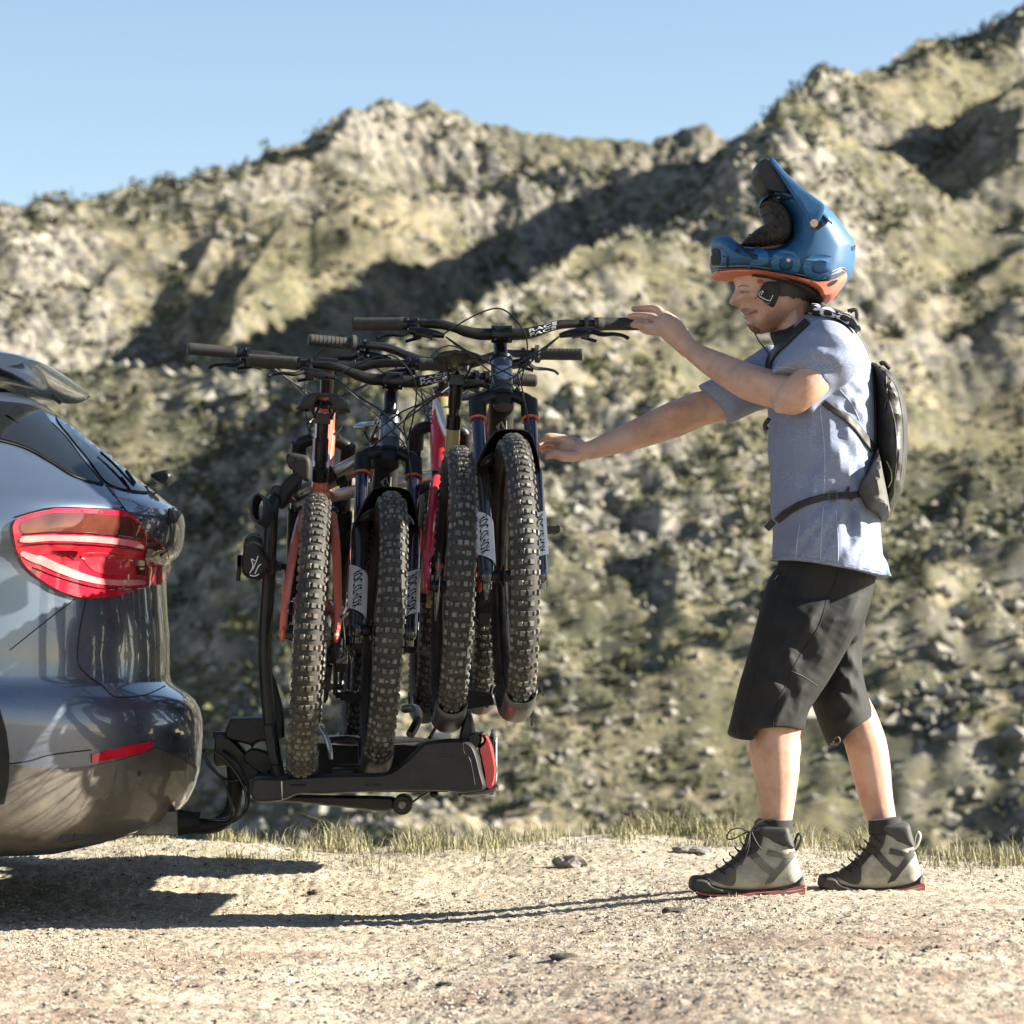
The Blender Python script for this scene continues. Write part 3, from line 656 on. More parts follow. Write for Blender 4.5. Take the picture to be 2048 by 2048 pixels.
def make_bike(label, near, fwd_cam, yaw, lean, spec, pitch=0):
    """near: photo column/row of the lower edge of the tyre next to the camera and its axle distance; fwd_cam: front wheel points to the camera"""
    px, py, Ya = near; WB = 1.185
    base = Matrix.Rotation(R(yaw), 4, 'Z') @ Matrix.Rotation(R(lean), 4, 'Y') @ Matrix.Rotation(R(pitch), 4, 'X') @ Matrix.Rotation(R(-90 if fwd_cam else 90), 4, 'Z')
    contact = Vector((WB, 0, 0)) if fwd_cam else Vector((0,0,0))
    tgt = P(px, py, Ya); loc = tgt-(base @ contact)
    root = thing('mountain_bike', label, 'bicycle', (0,0,0), 'mountain bikes loaded on the rack'); root.matrix_world = Matrix.Translation(loc) @ base; OFF[root.name] = Vector((0,0,0))
    def B(mb, nm, m, par=root, split=False, **k):
        if not split: return mb.build(nm, m, par, local=True, **k)
        for q in mb.loose(): q.build(nm, m, par, local=True, **k)
    g = spec.get; Rw = .3665; ax = Vector((-.407, 0, .914)); fw = Vector((.914, 0, .407))
    FA = Vector((WB, 0, Rw)); RA = Vector((0,0,Rw)); C = FA+ax*.535-fw*.044; C.y = 0
    HB = C+ax*.014; HT = C+ax*g('ht', .125); BB = Vector((.435,0,.345)); sd = Vector((-.276,0,.961)); ST = BB+sd*g('stl', .43)
    main, acc = g('main'), g('accent', g('main'))
    # frame
    f = MB()
    if not g('head'): frame_tube(f, HB-ax*.004, HT, .029, .028, n=18)
    frame_tube(f, HT-ax*.035-fw*.01, ST+Vector((.02,0,-.03)), .024, .019, 1.1, mid=(HT+ST)/2+Vector((0,0,-.045)))
    frame_tube(f, BB+sd*.0, ST, .024, .019)
    f.cyl(BB+Vector((0,-.045,0)), BB+Vector((0,.045,0)), .027, 18); B(f, 'frame', main)
    d = MB()
    if g('head'): frame_tube(d, HB-ax*.004, HT, .029, .028, n=18)
    frame_tube(d, HB+ax*.03-fw*.012, BB+Vector((.015,0,.015)), .031, .028, 1.05, mid=(HB+BB)/2+Vector((.045,0,.0)), n=18); B(d, 'down_tube', acc if not g('dt') else g('dt'))
    if g('dt_text'):   # lettering on the underside of the down tube (reads along the tube)
        a = HB+ax*.03; b = BB; dirv = (b-a).normalized(); nrm = Vector((dirv.z, 0, -dirv.x)); nrm = nrm if nrm.x > 0 else -nrm
        band = MB(); mid = (HB+BB)/2+Vector((.045,0,0)); cv = catmull([HB+ax*.03-fw*.012, mid, BB+Vector((.015,0,.015))], 8)
        band.tube(cv[1:10], .0318, 18, up=(0,1,0), flat=1.05, cap=False); bo = B(band, 'decal_band', M_blkm)
        bw = bvh_of(band); ty = MB(); V, Fs = text_tris('SANTA CRUZ', 1, .02)
        for wi, (word, off_) in enumerate((('SANTA', .014), ('CRUZ', -.014))):
            V, Fs = text_tris(word, 1, .01); xs = [v.x for v in V]; ys = [v.y for v in V]; sx = .17/(max(xs)-min(xs)); sy = .026/(max(ys)-min(ys))
            A = []
            for v in V:
                t = (v.x-min(xs))*sx; y = -off_+(v.y-(max(ys)+min(ys))/2)*sy*-1
                q = cv[2]+(cv[10]-cv[2]).normalized()*(.175-t); h, n_, i_, d_ = bw.find_nearest(q+nrm*.08+Vector((0, y*1.5, 0))); A.append(h+n_*.0012 if n_.dot(nrm) > 0 else h-n_*.0012)
            ty.add(A, Fs)
        B(ty, 'lettering', mat('decal_grey', (.36,.345,.30), .5), bo, smooth=False)
    # rear triangle
    sw = MB()
    for s in (-1, 1):
        sw.tube(catmull([BB+Vector((-.01, s*.028, .075)), (.30, s*.044, .43), (.16, s*.060, .405), (.0, s*.068, Rw)], 6), [.014,.012,.010,.011], 10)
        sw.tube(catmull([Vector((.0, s*.068, Rw)), (.045, s*.066, .46), (.19, s*.052, .60), (.315, s*.036, .675)], 6), [.0095,.011,.012,.013], 10)
        sw.ball((0, s*.068, Rw), .019, (1.1,.5,1.1))
    sw.cyl((.315,-.036,.675), (.315,.036,.675), .012); sw.cyl((.30,-.044,.43), (.30,.044,.43), .012); B(sw, 'swingarm', g('stay', main))
    rk = MB()
    for s in (-1, 1):
        rk.beam((.30,s*.042,.672), (.375,s*.034,.60), .034, .008, (0,1,0)); rk.cyl((.303,s*.036,.672), (.303,s*.052,.672), .013); rk.cyl((.372,s*.030,.60), (.372,s*.046,.60), .014)
    B(rk, 'rocker_link', g('link', M_anod), split=True, bevel=.002)
    sh = MB(); sh.cyl((.39,0,.60), (.60,0,.70), .021, 16); sh.cyl((.52,0,.663), (.66,0,.728), .012, 12); sh.cyl((.42,0,.615), (.47,0,.638), .026, 16); B(sh, 'shock', M_anod)
    # fork, turned by the steering angle
    st = R(g('steer', 0)); Q = Matrix.Translation(C) @ Matrix.Rotation(st, 4, ax) @ Matrix.Translation(-C)
    L0 = C-ax*.012; low = []
    fk = MB(); fk.cyl(C-ax*.02, C+ax*.012, .026, 18)
    arch = catmull([L0+Vector((0,-.069,0))-ax*.012, L0+Vector((0,-.062,0))+ax*.012, L0+Vector((0,-.030,0))+ax*.026, L0+ax*.030, L0+Vector((0,.030,0))+ax*.026, L0+Vector((0,.062,0))+ax*.012, L0+Vector((0,.069,0))-ax*.012], 4)
    fk.tube(arch, [.024,.021,.019,.021,.019,.021,.024], 12, flat=.9)
    for s in (-1, 1): fk.cyl(L0+Vector((0,s*.069,0))-ax*.045, L0+Vector((0,s*.069,0))+ax*.012, .0235, 18, .0225)
    fk.xform(Q); fo = B(fk, 'fork', M_blk, bevel=0)
    ld = (FA+Vector((0,0,0))-L0); ld2 = Vector((ld.x, 0, ld.z)).normalized()
    for s in (-1, 1):
        a = L0+Vector((0,s*.069,0))-ax*.04; m_ = MB(); m_.cyl(a, a+ld2*.20, .0178, 18); m_.xform(Q); B(m_, 'stanchion', g('stanchion', M_stan), fo)
        if g('ring'): m_ = MB(); m_.cyl(a+ld2*.004, a+ld2*.009, .0242, 18); m_.xform(Q); B(m_, 'ring', M_redring, fo)
    lw = MB()
    for s in (-1, 1):
        a = L0+Vector((0,s*.069,0))-ax*.04+ld2*.165; e = FA+Vector((0,s*.069,0))
        lw.tube([a, a+ld2*.02, a+(e-a)*.5, e+(a-e)*.12, e], [.0235,.0245,.0225,.021,.020], 16); lw.ball(e, .023, (1,.9,1.05)); lw.cyl(e+Vector((0,0,-.01)), e+Vector((0,0,-.034)), .013)
    a = L0-ax*.04+ld2*.18; lw.tube(catmull([a+Vector((0,-.069,0)), a+Vector((0,-.055,0))+fw*.012+ax*.035, a+fw*.018+ax*.055, a+Vector((0,.055,0))+fw*.012+ax*.035, a+Vector((0,.069,0))], 5), .012, 10, flat=1.5)
    lw.xform(Q); lo = B(lw, 'fork_lowers', g('lowers', M_blk), fo)
    if g('fork_text'):
        for s in (-1, 1):
            e = FA+Vector((0,s*.069,0)); a = L0+Vector((0,s*.069,0))-ax*.04+ld2*.165; up = (a-e).normalized()
            bd = MB(); V = []; Fs = []
            nn = 9; K = 10
            for i in range(nn):
                for j in range(K):
                    th = -1.5+2.9*j/(K-1); th = th if s > 0 else math.pi-th
                    rr = .0245+.0008; sk = .035*(j/(K-1)-.5)
                    V.append(e+up*(.055+.012*i+sk)+Vector((math.cos(th-math.pi/2*0)*rr*.98, math.sin(th)*rr, 0)) if False else e+up*(.045+.0165*i+sk)+Vector((.914,0,.407))*(rr*math.cos(th*1.0 if s > 0 else math.pi-th))+Vector((0, rr*math.sin(th) if s > 0 else -rr*math.sin(math.pi-th), 0)))
            for i in range(nn-1):
                for j in range(K-1): Fs.append((i*K+j, i*K+j+1, (i+1)*K+j+1, (i+1)*K+j))
            bd.add(V, Fs); bv = bvh_of(bd); bd.xform(Q); bo = B(bd, 'fork_decal', M_white, fo)
            V, Fs_ = text_tris('ROCKSHOX', 1, .03); xs = [v.x for v in V]; ys = [v.y for v in V]; A = []
            for v in V:
                t = (v.x-min(xs))/(max(xs)-min(xs)); w_ = (v.y-(max(ys)+min(ys))/2)/(max(ys)-min(ys))
                q = e+up*(.055+.115*(1-t)+.02*w_)+fw*.03+Vector((0, w_*.032+s*.004, 0)); h, n_, i_, d_ = bv.find_nearest(q); n_ = n_ if n_.dot(q-h) > 0 else -n_; A.append(h+n_*.0009)
            tx = MB(); tx.add(A, Fs_); tx.xform(Q); B(tx, 'fork_lettering', M_blkm, fo, smooth=False)
    if g('mud'):   # front mudguard wrapping the tyre top
        V = []; Fs = []; NA, NC = 26, 13
        for i in range(NA):
            t = i/(NA-1); a = R(92+74*t); wd = .034+.050*math.sin(math.pi*min(1, .10+t*.9))**.9; rr = Rw+.012
            dp = .022+.060*math.sin(math.pi*min(1, t*1.1))
            for j in range(NC):
                b = -1+2*j/(NC-1); y = wd*math.sin(b*1.45)/math.sin(1.45)*1.05; r_ = rr-dp*abs(b)**2.6
                V.append(FA+Vector((math.cos(a)*r_, y, math.sin(a)*r_)))
        for i in range(NA-1):
            for j in range(NC-1): Fs.append((i*NC+j, i*NC+j+1, (i+1)*NC+j+1, (i+1)*NC+j))
        mg_ = MB(); mg_.add(V, Fs); mg_.xform(Q); o = B(mg_, 'mudguard', M_blk); q = o.modifiers.new('s', 'SOLIDIFY'); q.thickness = .0022
    # stem, bar, grips, levers
    SB = C+ax*(g('ht', .125)+g('spacer', .045)); BC = SB+Vector((.914,0,.407))*.045+ax*.006
    stm = MB(); stm.cyl(HT, SB+ax*.018, .0185, 16); stm.tube([SB+ax*.004, BC], .019, 12); stm.cyl(SB+ax*.02, SB+ax*.026, .017, 14); stm.xform(Q); B(stm, 'stem', M_anod)
    fc = MB(); fc.cyl(BC+Vector((0,-.027,0)), BC+Vector((0,.027,0)), .0235, 18)
    for s in (-1,1):
        for u in (-1,1): fc.cyl(BC+Vector((.012,s*.019,u*.016)), BC+Vector((.028,s*.019,u*.016)), .004, 8)
    fc.xform(Q); B(fc, 'stem_faceplate', M_anod)
    rise = g('rise', .028); hw = .39
    def bar(y, dz=0, dx=0):
        s = abs(y); t = min(1, max(0, (s-.05)/.13)); t = t*t*(3-2*t); back = -.05*max(0, s-.14)/.25*g('sweep', 1)
        return BC+Vector((back+.0+dx, y, rise*t+dz+.02*max(0, s-.18)))
    hb = MB(); ys = np.linspace(-hw, hw, 41); hb.tube([bar(y) for y in ys], [ (.0162 if abs(y) < .06 else .0150 if abs(y) < .11 else .0125 if abs(y) < .18 else .0112) for y in ys], 14, up=(0,0,1)); hb.xform(Q); ho = B(hb, 'handlebar', g('barm', M_blk))
    if g('bar_text'):
        for s in ((-1,) if True else (1,)):
            V, Fs_ = text_tris(g('bar_text'), 1, .02); ml = g('bt_at', .12); xs = [v.x for v in V]; ysv = [v.y for v in V]; bv = bvh_of(MB().add([Q.inverted() @ p for p in hb.v], hb.f)); A = []
            for v in V:
                t = (v.x-(max(xs)+min(xs))/2)/(max(xs)-min(xs)); w_ = (v.y-(max(ysv)+min(ysv))/2)/(max(ysv)-min(ysv)); c = bar(ml+t*.075)
                q = c+Vector((.04, 0, w_*.020-.000)); h, n_, i_, d_ = bv.ray_cast(q, Vector((-1,0,0)))
                if h is None: h, n_, i_, d_ = bv.find_nearest(q)
                A.append(h+Vector((.0008,0,0)))
            tx = MB(); tx.add(A, Fs_); tx.xform(Q); B(tx, 'bar_lettering', M_white, ho, smooth=False)
    for s in (-1, 1):
        gp = MB(); ys = np.linspace(hw+.002, hw-.132, 24); flange = g('flange')
        gp.tube([bar(s*y) for y in ys], [.0155 if k in (0,) else (.0168 if k < 21 else (.026 if flange else .0185)) for k in range(24)], 18, up=(0,0,1))
        for k in range(1, 21, 1 if not flange else 2):
            c0, c1 = bar(s*(ys[k]+.0008)), bar(s*(ys[k]-.0008)); gp.cyl(c0, c1, .01755, 18)
        gp.xform(Q); B(gp, 'grip', M_grip, ho)
        cl = MB()
        for y0 in (.252, .225): cl.cyl(bar(s*(y0+.0055)), bar(s*(y0-.0055)), .0175, 14)
        cl.xform(Q); B(cl, 'clamp', M_anod, ho, split=True)
        lv = MB(); c = bar(s*.225); dn = Vector((.022, 0, -.018))
        lv.tube([c+Vector((.006,0,-.004)), c+dn], .009, 10)
        bdy = [c+dn+Vector((.006, s*.022, -.002)), c+dn+Vector((.010,-s*.012,-.006)), c+dn+Vector((.010,-s*.050,-.012)), c+dn+Vector((.008,-s*.072,-.017))]
        lv.tube(bdy, [.010,.0125,.010,.006], 12, k=3); lv.tube([c+dn+Vector((.022,s*.004,-.010)), c+dn+Vector((.022,-s*.040,-.018))], .0085, 8)
        lv.tube([c+dn+Vector((.012,s*.018,-.006)), c+dn+Vector((.034,s*.040,-.016)), c+dn+Vector((.042,s*.070,-.016)), c+dn+Vector((.040,s*.095,-.020)), c+dn+Vector((.046,s*.108,-.028))], [.0085,.0075,.006,.0055,.006], 8, k=3, flat=.7)
        lv.ball(c+dn+Vector((-.006,s*.0,-.012)), .014, (1.3,.9,.8)); lv.tube([c+dn+Vector((-.012,-s*.012,-.018)), c+dn+Vector((-.02,s*.03,-.028))], .005, 6)
        lv.xform(Q); B(lv, 'brake_lever', M_anod)
    cb = MB(); cg = MB(); hz = HT
    for s, dz, fwx, m_ in ((1,-.018,.075,cb), (-1,-.022,.085,cb), (1,-.05,.11,cb), (-1,-.04,.06,cg)):
        c = bar(s*.150)+Vector((.03,0,-.034)); m_.tube([c, bar(s*.09)+Vector((fwx*.75,0,-.055+dz*.3)), BC+Vector((fwx, s*.02, -.075+dz)), HT+Vector((fwx*.55, -s*.045, -.04+dz)), HT+Vector((.0, -s*.032, -.085))], .0024, 6, k=7)
    cb.tube([bar(.150)+Vector((.03,0,-.034)), BC+Vector((.09,.04,-.10)), C+Vector((.075,.045,.02)), C+Vector((.06,.07,-.10)), L0+ld2*.22+Vector((.02,.082,0)), FA+Vector((-.05,.078,.10))], .0024, 6, k=8)
    cb.tube([bar(-.16)+Vector((.02,0,-.03)), BC+Vector((.07,-.07,.045)), BC+Vector((.085,.0,.055)), BC+Vector((.075,.06,-.02)), HT+Vector((.03,.05,-.06)), HT+Vector((-.02,.03,-.10))], .0022, 6, k=7)
    cb.xform(Q); cg.xform(Q); B(cb, 'cable', M_cable, split=True); B(cg, 'cable', M_cabled, split=True)
    if g('plate'):
        hbv = MB(); hbv.tube([HB, HT], .0292, 24); bvp = bvh_of(hbv); pl = MB(); V = []; Fs = []
        for i in range(5):
            for j in range(9):
                th = -.75+1.5*j/8; V.append(HB+ax*(.035+.034*i/4*1.2)+fw*(.0298*math.cos(th))+Vector((0,.0298*math.sin(th),0)))
        for i in range(4):
            for j in range(8): Fs.append((i*9+j, i*9+j+1, (i+1)*9+j+1, (i+1)*9+j))
        pl.add(V, Fs); B(pl, 'head_badge', M_alu)
    hs = MB()
    for t in (.0, .98): hs.cyl(HB+(HT-HB)*t-ax*.004, HB+(HT-HB)*t+ax*.006, .0315, 20)
    B(hs, 'headset', M_anod, split=True)
    # seat post and saddle
    SP = BB+sd*(g('stl', .43)+g('post', .19)); sp_ = MB(); sp_.cyl(ST-sd*.02, SP, .0155, 16); sp_.cyl(ST-sd*.006, ST+sd*.03, .0215, 18); sp_.cyl(ST+sd*.05, ST+sd*.11, .0185, 16); sp_.box(SP, (.045,.040,.028)); B(sp_, 'seatpost', M_anod, bevel=.001)
    sc = SP+Vector((0,0,.045)); V = []; Fs = []; NX, NY = 18, 15
    for i in range(NX):
        t = i/(NX-1); x = -.125+.265*t; wd = .070*(1-min(1, max(0, (t-.22)/.5))**1.2*.72) if t > .02 else .045
        wd = max(.018, wd*(1-max(0, .08-t)*5)); zc = .010+.016*(1-t)**2+.006*t
        for j in range(NY):
            b = -1+2*j/(NY-1); y = wd*math.sin(b*1.5)/math.sin(1.5); V.append(sc+Vector((x, y, zc-g('drop', .022)*abs(b)**2.2*(1 if t < .5 else .7)-.004*math.exp(-(b/.18)**2))))
    for i in range(NX-1):
        for j in range(NY-1): Fs.append((i*NY+j, (i+1)*NY+j, (i+1)*NY+j+1, i*NY+j+1))
    sa = MB(); sa.add(V, Fs); so_ = B(sa, 'saddle', g('sadm', M_sad)); q = so_.modifiers.new('s', 'SOLIDIFY'); q.thickness = .009; q.offset = -1
    rl = MB()
    for s in (-1, 1): rl.tube([sc+Vector((-.10,s*.035,-.008)), sc+Vector((-.04,s*.022,-.040)), sc+Vector((.04,s*.022,-.040)), sc+Vector((.11,s*.010,-.006))], .0036, 6, k=4)
    B(rl, 'saddle_rail', M_blkm, so_, split=True)
    # drivetrain
    cr = MB(); ph = g('crank', .6); X90 = Matrix.Rotation(R(90), 4, 'X'); cd = Vector((math.cos(ph), 0, math.sin(ph)))
    ch = MB(); n = 36; V = []; rI, y0 = .052, -.052
    for j in range(n*2): q = (.069 if j % 2 else .065); a = math.pi*j/n; V += [(BB.x+q*math.cos(a), y0, BB.z+q*math.sin(a)), (BB.x+rI*math.cos(a), y0, BB.z+rI*math.sin(a)), (BB.x+q*math.cos(a), y0-.002, BB.z+q*math.sin(a)), (BB.x+rI*math.cos(a), y0-.002, BB.z+rI*math.sin(a))]
    for j in range(n*2): k = (j+1)%(2*n); Fs = None; ch.f += []; 
    Fs = []
    for j in range(n*2): k = (j+1)%(2*n); Fs += [(4*j,4*k,4*k+1,4*j+1), (4*j+2,4*j+3,4*k+3,4*k+2), (4*j,4*j+2,4*k+2,4*k), (4*j+1,4*k+1,4*k+3,4*j+3)]
    ch.add(V, Fs)
    for j in range(4): a = j*math.pi/2+ph; ch.beam((BB.x,y0-.001,BB.z), (BB.x+.054*math.cos(a),y0-.001,BB.z+.054*math.sin(a)), .012, .003, (0,1,0))
    cs = MB(); cs.cyl(BB+Vector((0,-.066,0)), BB+Vector((0,.066,0)), .014, 14); cs.beam(BB+Vector((0,-.066,0)), BB+Vector((0,-.074,0))+cd*.17, .026, .013, (0,1,0)); cs.beam(BB+Vector((0,.066,0)), BB+Vector((0,.074,0))-cd*.17, .026, .013, (0,1,0))
    co = B(cs, 'crankset', M_anod, bevel=.003); B(ch, 'chainring', M_blkm, co, smooth=False)
    for s in (-1, 1):
        pc = BB+Vector((0, s*.074, 0))+cd*.17*(-s); pd = MB(); y1, y2 = s*.014, s*.118
        pd.cyl(pc, pc+Vector((0,s*.115,0)), .0085, 10)
        for dx in (-.044, .044): pd.beam(pc+Vector((dx,y1,0)), pc+Vector((dx,y2,0)), .010, .018)
        for yy in (.020, .052, .086, .114): pd.beam(pc+Vector((-.044,s*yy,0)), pc+Vector((.044,s*yy,0)), .008, .015)
        for dx in (-.044,.044):
            for yy in (.03,.06,.09,.112):
                for u in (-1,1): pd.cyl(pc+Vector((dx,s*yy,u*.008)), pc+Vector((dx,s*yy,u*.0135)), .002, 5)
        B(pd, 'pedal', M_blkm, co)
    cn = MB(); up_ = [BB+Vector((.0,-.053,.067)), RA+Vector((.0,-.036,.052))]; dnn = [BB+Vector((0,-.053,-.067)), RA+Vector((.05,-.045,-.13))]
    for a, b in (up_, dnn):
        a = Vector(a); b = Vector(b); L = (b-a).length; k = int(L/.0127)
        for i in range(k): c0 = a.lerp(b, i/k); c1 = a.lerp(b, (i+.8)/k); cn.beam(c0, c1, .0075 if i % 2 else .006, .0075, (0,1,0))
    B(cn, 'chain', M_brass, kind='stuff', smooth=False)
    de = MB(); h0 = RA+Vector((-.01,-.072,-.03)); de.tube([RA+Vector((0,-.070,0)), h0, RA+Vector((.015,-.078,-.075))], [.012,.015,.014], 10); de.box(RA+Vector((.01,-.085,-.06)), (.055,.03,.04), rot=(0,.5,0))
    de.beam(RA+Vector((.02,-.058,-.075)), RA+Vector((.055,-.050,-.165)), .018, .010, (0,1,0)); 
    for c in (RA+Vector((.022,-.050,-.085)), RA+Vector((.052,-.048,-.155))): de.cyl(c+Vector((0,-.004,0)), c+Vector((0,.004,0)), .020, 14)
    de.tube([RA+Vector((-.02,-.085,-.05)), RA+Vector((-.075,-.09,-.01)), RA+Vector((-.03,-.08,.05)), RA+Vector((.08,-.07,.05))], .0025, 6, k=5); B(de, 'derailleur', M_blkm, bevel=.001)
    cal = MB(); cal.box(RA+Vector((.045,.062,.055)), (.05,.03,.03), rot=(0,-.6,0)); cal.box(FA+Vector((-.06,.062,.065)) , (.03,.03,.055), rot=(0,-.3,0)); B(cal, 'brake_caliper', M_anod, split=True, bevel=.003)
    # wheels
    wheel(root, 0, muddy=g('muddy_rear', False), cassette=True)
    wheel(root, WB, T=Q @ Matrix.Translation(FA), muddy=g('muddy_front', False))
    return root

M_low = mat('fork_gloss', (.022,.022,.024), .16, 0, (.03,.03,.032), 8, coat=1)
sc_spec = dict(lowers=M_low, main=M_navy, accent=M_cream, dt_text=True, stay=M_navy, ring=True, mud=True, fork_text=True, plate=True, bar_text='RACE\nFACE', bt_at=.11, stanchion=M_stan)
make_bike('orange framed mountain bike, leftmost on the rack, rear wheel toward the camera', (603, 1557, 7.98), False, 3.2, 3.3,
          dict(drop=.046, main=M_org, accent=M_org, stanchion=M_sant, muddy_rear=True, post=.165, crank=-1.5, rise=.02, ht=.13, spacer=.085, lowers=M_blk), pitch=5)
make_bike('black and cream mountain bike, second from the car, front wheel toward the camera', (748, 1545, 8.10), True, 5.5, 3.6,
          dict(sc_spec, crank=-.9, post=.17, spacer=.078, sadm=mat('saddle_slate', (.10,.11,.13), .25, 0)))
make_bike('straw and red mountain bike, third from the car, with its rear wheel toward the camera', (893, 1458, 8.05), False, 4.6, 2.6,
          dict(main=M_olive, dt=M_redp, head=True, stay=M_redp, stanchion=M_sant, stl=.478, post=.125, crank=1.0, flange=True, rise=.036, spacer=.06, barm=mat('bar_gloss', (.03,.03,.033), .2, .5), lowers=M_blk))
make_bike('black mountain bike with purple fork tubes, nearest the man whose hand reaches its grip', (1030, 1438, 8.00), True, 5.0, -.6,
          dict(sc_spec, crank=-1.65, post=.10))
# ================================================================== the car (rear to the right), built as stacked plan rings
M_paint = mat('car_paint', (.105,.14,.205), .20, .55, (.095,.13,.19), 3, .4, .6, coat=1, rvar=.02)
def dusty(m, ztop, amt):   # road dust gathered low on the body
    n = m.node_tree; b = n.nodes['Principled BSDF']; base = b.inputs['Base Color'].links[0].from_socket; rg = b.inputs['Roughness'].links[0].from_socket
    tc = n.nodes.new('ShaderNodeTexCoord'); sp = n.nodes.new('ShaderNodeSeparateXYZ'); n.links.new(tc.outputs['Object'], sp.inputs[0])
    a = n.nodes.new('ShaderNodeMapRange'); a.inputs[1].default_value = ztop; a.inputs[2].default_value = .15; n.links.new(sp.outputs['Z'], a.inputs[0])
    z = n.nodes.new('ShaderNodeTexNoise'); z.inputs['Scale'].default_value = 5; z.inputs['Detail'].default_value = 9; z.inputs['Roughness'].default_value = .75; n.links.new(tc.outputs['Object'], z.inputs['Vector'])
    q = n.nodes.new('ShaderNodeMapRange'); q.inputs[1].default_value = .35; q.inputs[2].default_value = .68; q.inputs[3].default_value = .12; n.links.new(z.outputs[0], q.inputs[0])
    k = n.nodes.new('ShaderNodeMath'); k.operation = 'MULTIPLY'; n.links.new(a.outputs[0], k.inputs[0]); n.links.new(q.outputs[0], k.inputs[1])
    k2 = n.nodes.new('ShaderNodeMath'); k2.operation = 'MULTIPLY'; k2.inputs[1].default_value = amt; n.links.new(k.outputs[0], k2.inputs[0])
    mx = n.nodes.new('ShaderNodeMix'); mx.data_type = 'RGBA'; n.links.new(k2.outputs[0], mx.inputs[0]); n.links.new(base, mx.inputs[6]); mx.inputs[7].default_value = (.24,.20,.15,1); n.links.new(mx.outputs[2], b.inputs['Base Color'])
    ad = n.nodes.new('ShaderNodeMath'); ad.operation = 'MULTIPLY_ADD'; ad.use_clamp = True; n.links.new(k2.outputs[0], ad.inputs[0]); ad.inputs[1].default_value = .6; n.links.new(rg, ad.inputs[2]); n.links.new(ad.outputs[0], b.inputs['Roughness'])
dusty(M_paint, .95, .55)
M_clad = mat('car_cladding', (.035,.034,.032), .38, 0, (.045,.043,.04), 6, .4, .6, coat=.3)
dusty(M_clad, .9, .6)
M_glass = mat('car_glass', (.008,.010,.012), .05, 0, (.010,.012,.014), 3, coat=0, spec=.38, rvar=.01)
M_lamp = mat('lamp_red', (.70,.018,.04), .12, 0, (.55,.012,.03), 18, .4, .6, coat=1, rvar=.02)
M_lampd = mat('lamp_smoked', (.16,.045,.03), .08, .2, (.10,.03,.02), 14, .4, .6, coat=1, rvar=.02)
M_lampl = mat('lamp_light', (.80,.30,.28), .1, 0, (.72,.22,.22), 14, coat=1, rvar=.02)
M_lampk = mat('lamp_dark', (.10,.004,.008), .1, 0, coat=1)
M_chr = mat('chrome', (.7,.7,.7), .1, 1.0)
CX = 8.72
rows = [ # photo row, rear column (at 8.5 m), half width, front X
 (1668,285,.74,-5.00),(1664,325,.80,-5.08),(1650,353,.86,-5.12),(1620,380,.895,-5.15),(1590,393,.908,-5.17),(1560,400,.915,-5.18),(1520,404,.918,-5.19),(1480,406,.920,-5.19),
 (1450,405,.922,-5.19),(1425,400,.924,-5.18),(1405,390,.925,-5.18),(1390,374,.926,-5.17),(1376,354,.927,-5.17),(1366,344,.927,-5.17),(1350,340,.927,-5.16),(1310,340,.927,-5.14),(1262,340,.926,-5.11),
 (1215,336,.926,-5.08),(1160,334,.926,-5.06),(1130,335,.925,-5.03),(1112,338,.925,-5.00),(1102,347,.924,-4.98),(1094,357,.923,-4.95),(1080,364,.922,-4.9),(1050,369,.919,-4.8),(1026,371,.914,-4.6),(1008,368,.908,-4.3),(996,359,.902,-4.15),
 (988,346,.897,-4.1),(970,326,.885,-4.04),(945,297,.868,-3.96),(915,263,.848,-3.86),(880,224,.822,-3.74),(845,184,.795,-3.62),(812,146,.765,-3.52),(785,113,.735,-3.42),(765,80,.700,-3.34),(750,45,.65,-3.25),(742,-10,.55,-3.15)]
YAW = R(5.5)
def turn(x, y):   # the car stands turned a little about its tow hitch
    dx, dy = x+.85, y-8.72; return -.85+dx*math.cos(YAW)-dy*math.sin(YAW), 8.72+dx*math.sin(YAW)+dy*math.cos(YAW)
body = MB(); NR_ = 0; ring = None; V = []; 
def plan(xr, w, xf):
    pts = []; Lr = .95; Lf = .9; n = 2.7
    for i in range(19): # rear centre -> near side
        t = (i/18)*math.pi/2; pts.append((xr-Lr+Lr*math.cos(t)**(2/n), -w*math.sin(t)**(2/n)))
    for k in range(1, 13): q = k/13; pts.append((xr-Lr+(xf+Lf-(xr-Lr))*q, -w*(1+.008*math.sin(math.pi*q))))
    for i in range(10, -1, -1): t = (i/10)*math.pi/2; pts.append((xf+Lf-Lf*math.cos(t)**(2/n), -w*math.sin(t)**(2/n)))
    return pts+[(x, -y) for x, y in pts[-2:0:-1]]
NP = None
for r_i, (py, pxr, w, xf) in enumerate(rows):
    z = H0+(YH-py)/F*8.0; xr = (pxr-1024)/F*8.72; pl = plan(xr, w, xf); NP = len(pl)
    for x, y in pl:
        dz = 0
        if r_i < 6: dz = -min(.06, .17*max(0, -.9-x))*(1-r_i/6)
        if r_i > 28: dz = min(.13, .07*max(0, xr-x))*(r_i-28)/10
        V.append((*turn(x, CX+y), z+dz))
Fs = []
for i in range(len(rows)-1):
    for j in range(NP): Fs.append((i*NP+j, i*NP+(j+1)%NP, (i+1)*NP+(j+1)%NP, (i+1)*NP+j))
Fs.append(tuple(range(NP-1, -1, -1))); Fs.append(tuple((len(rows)-1)*NP+j for j in range(NP)))
body.add(V, Fs); body_me = body; CB = bvh_of(body)
car = thing('parked_car', 'slate blue metallic car at the left edge with a large red tail lamp', 'car', (-2.0, CX, 0))
body.build('body', M_paint, car, angle=27)
S_ = dict(bvh=CB, Yd=7.8)
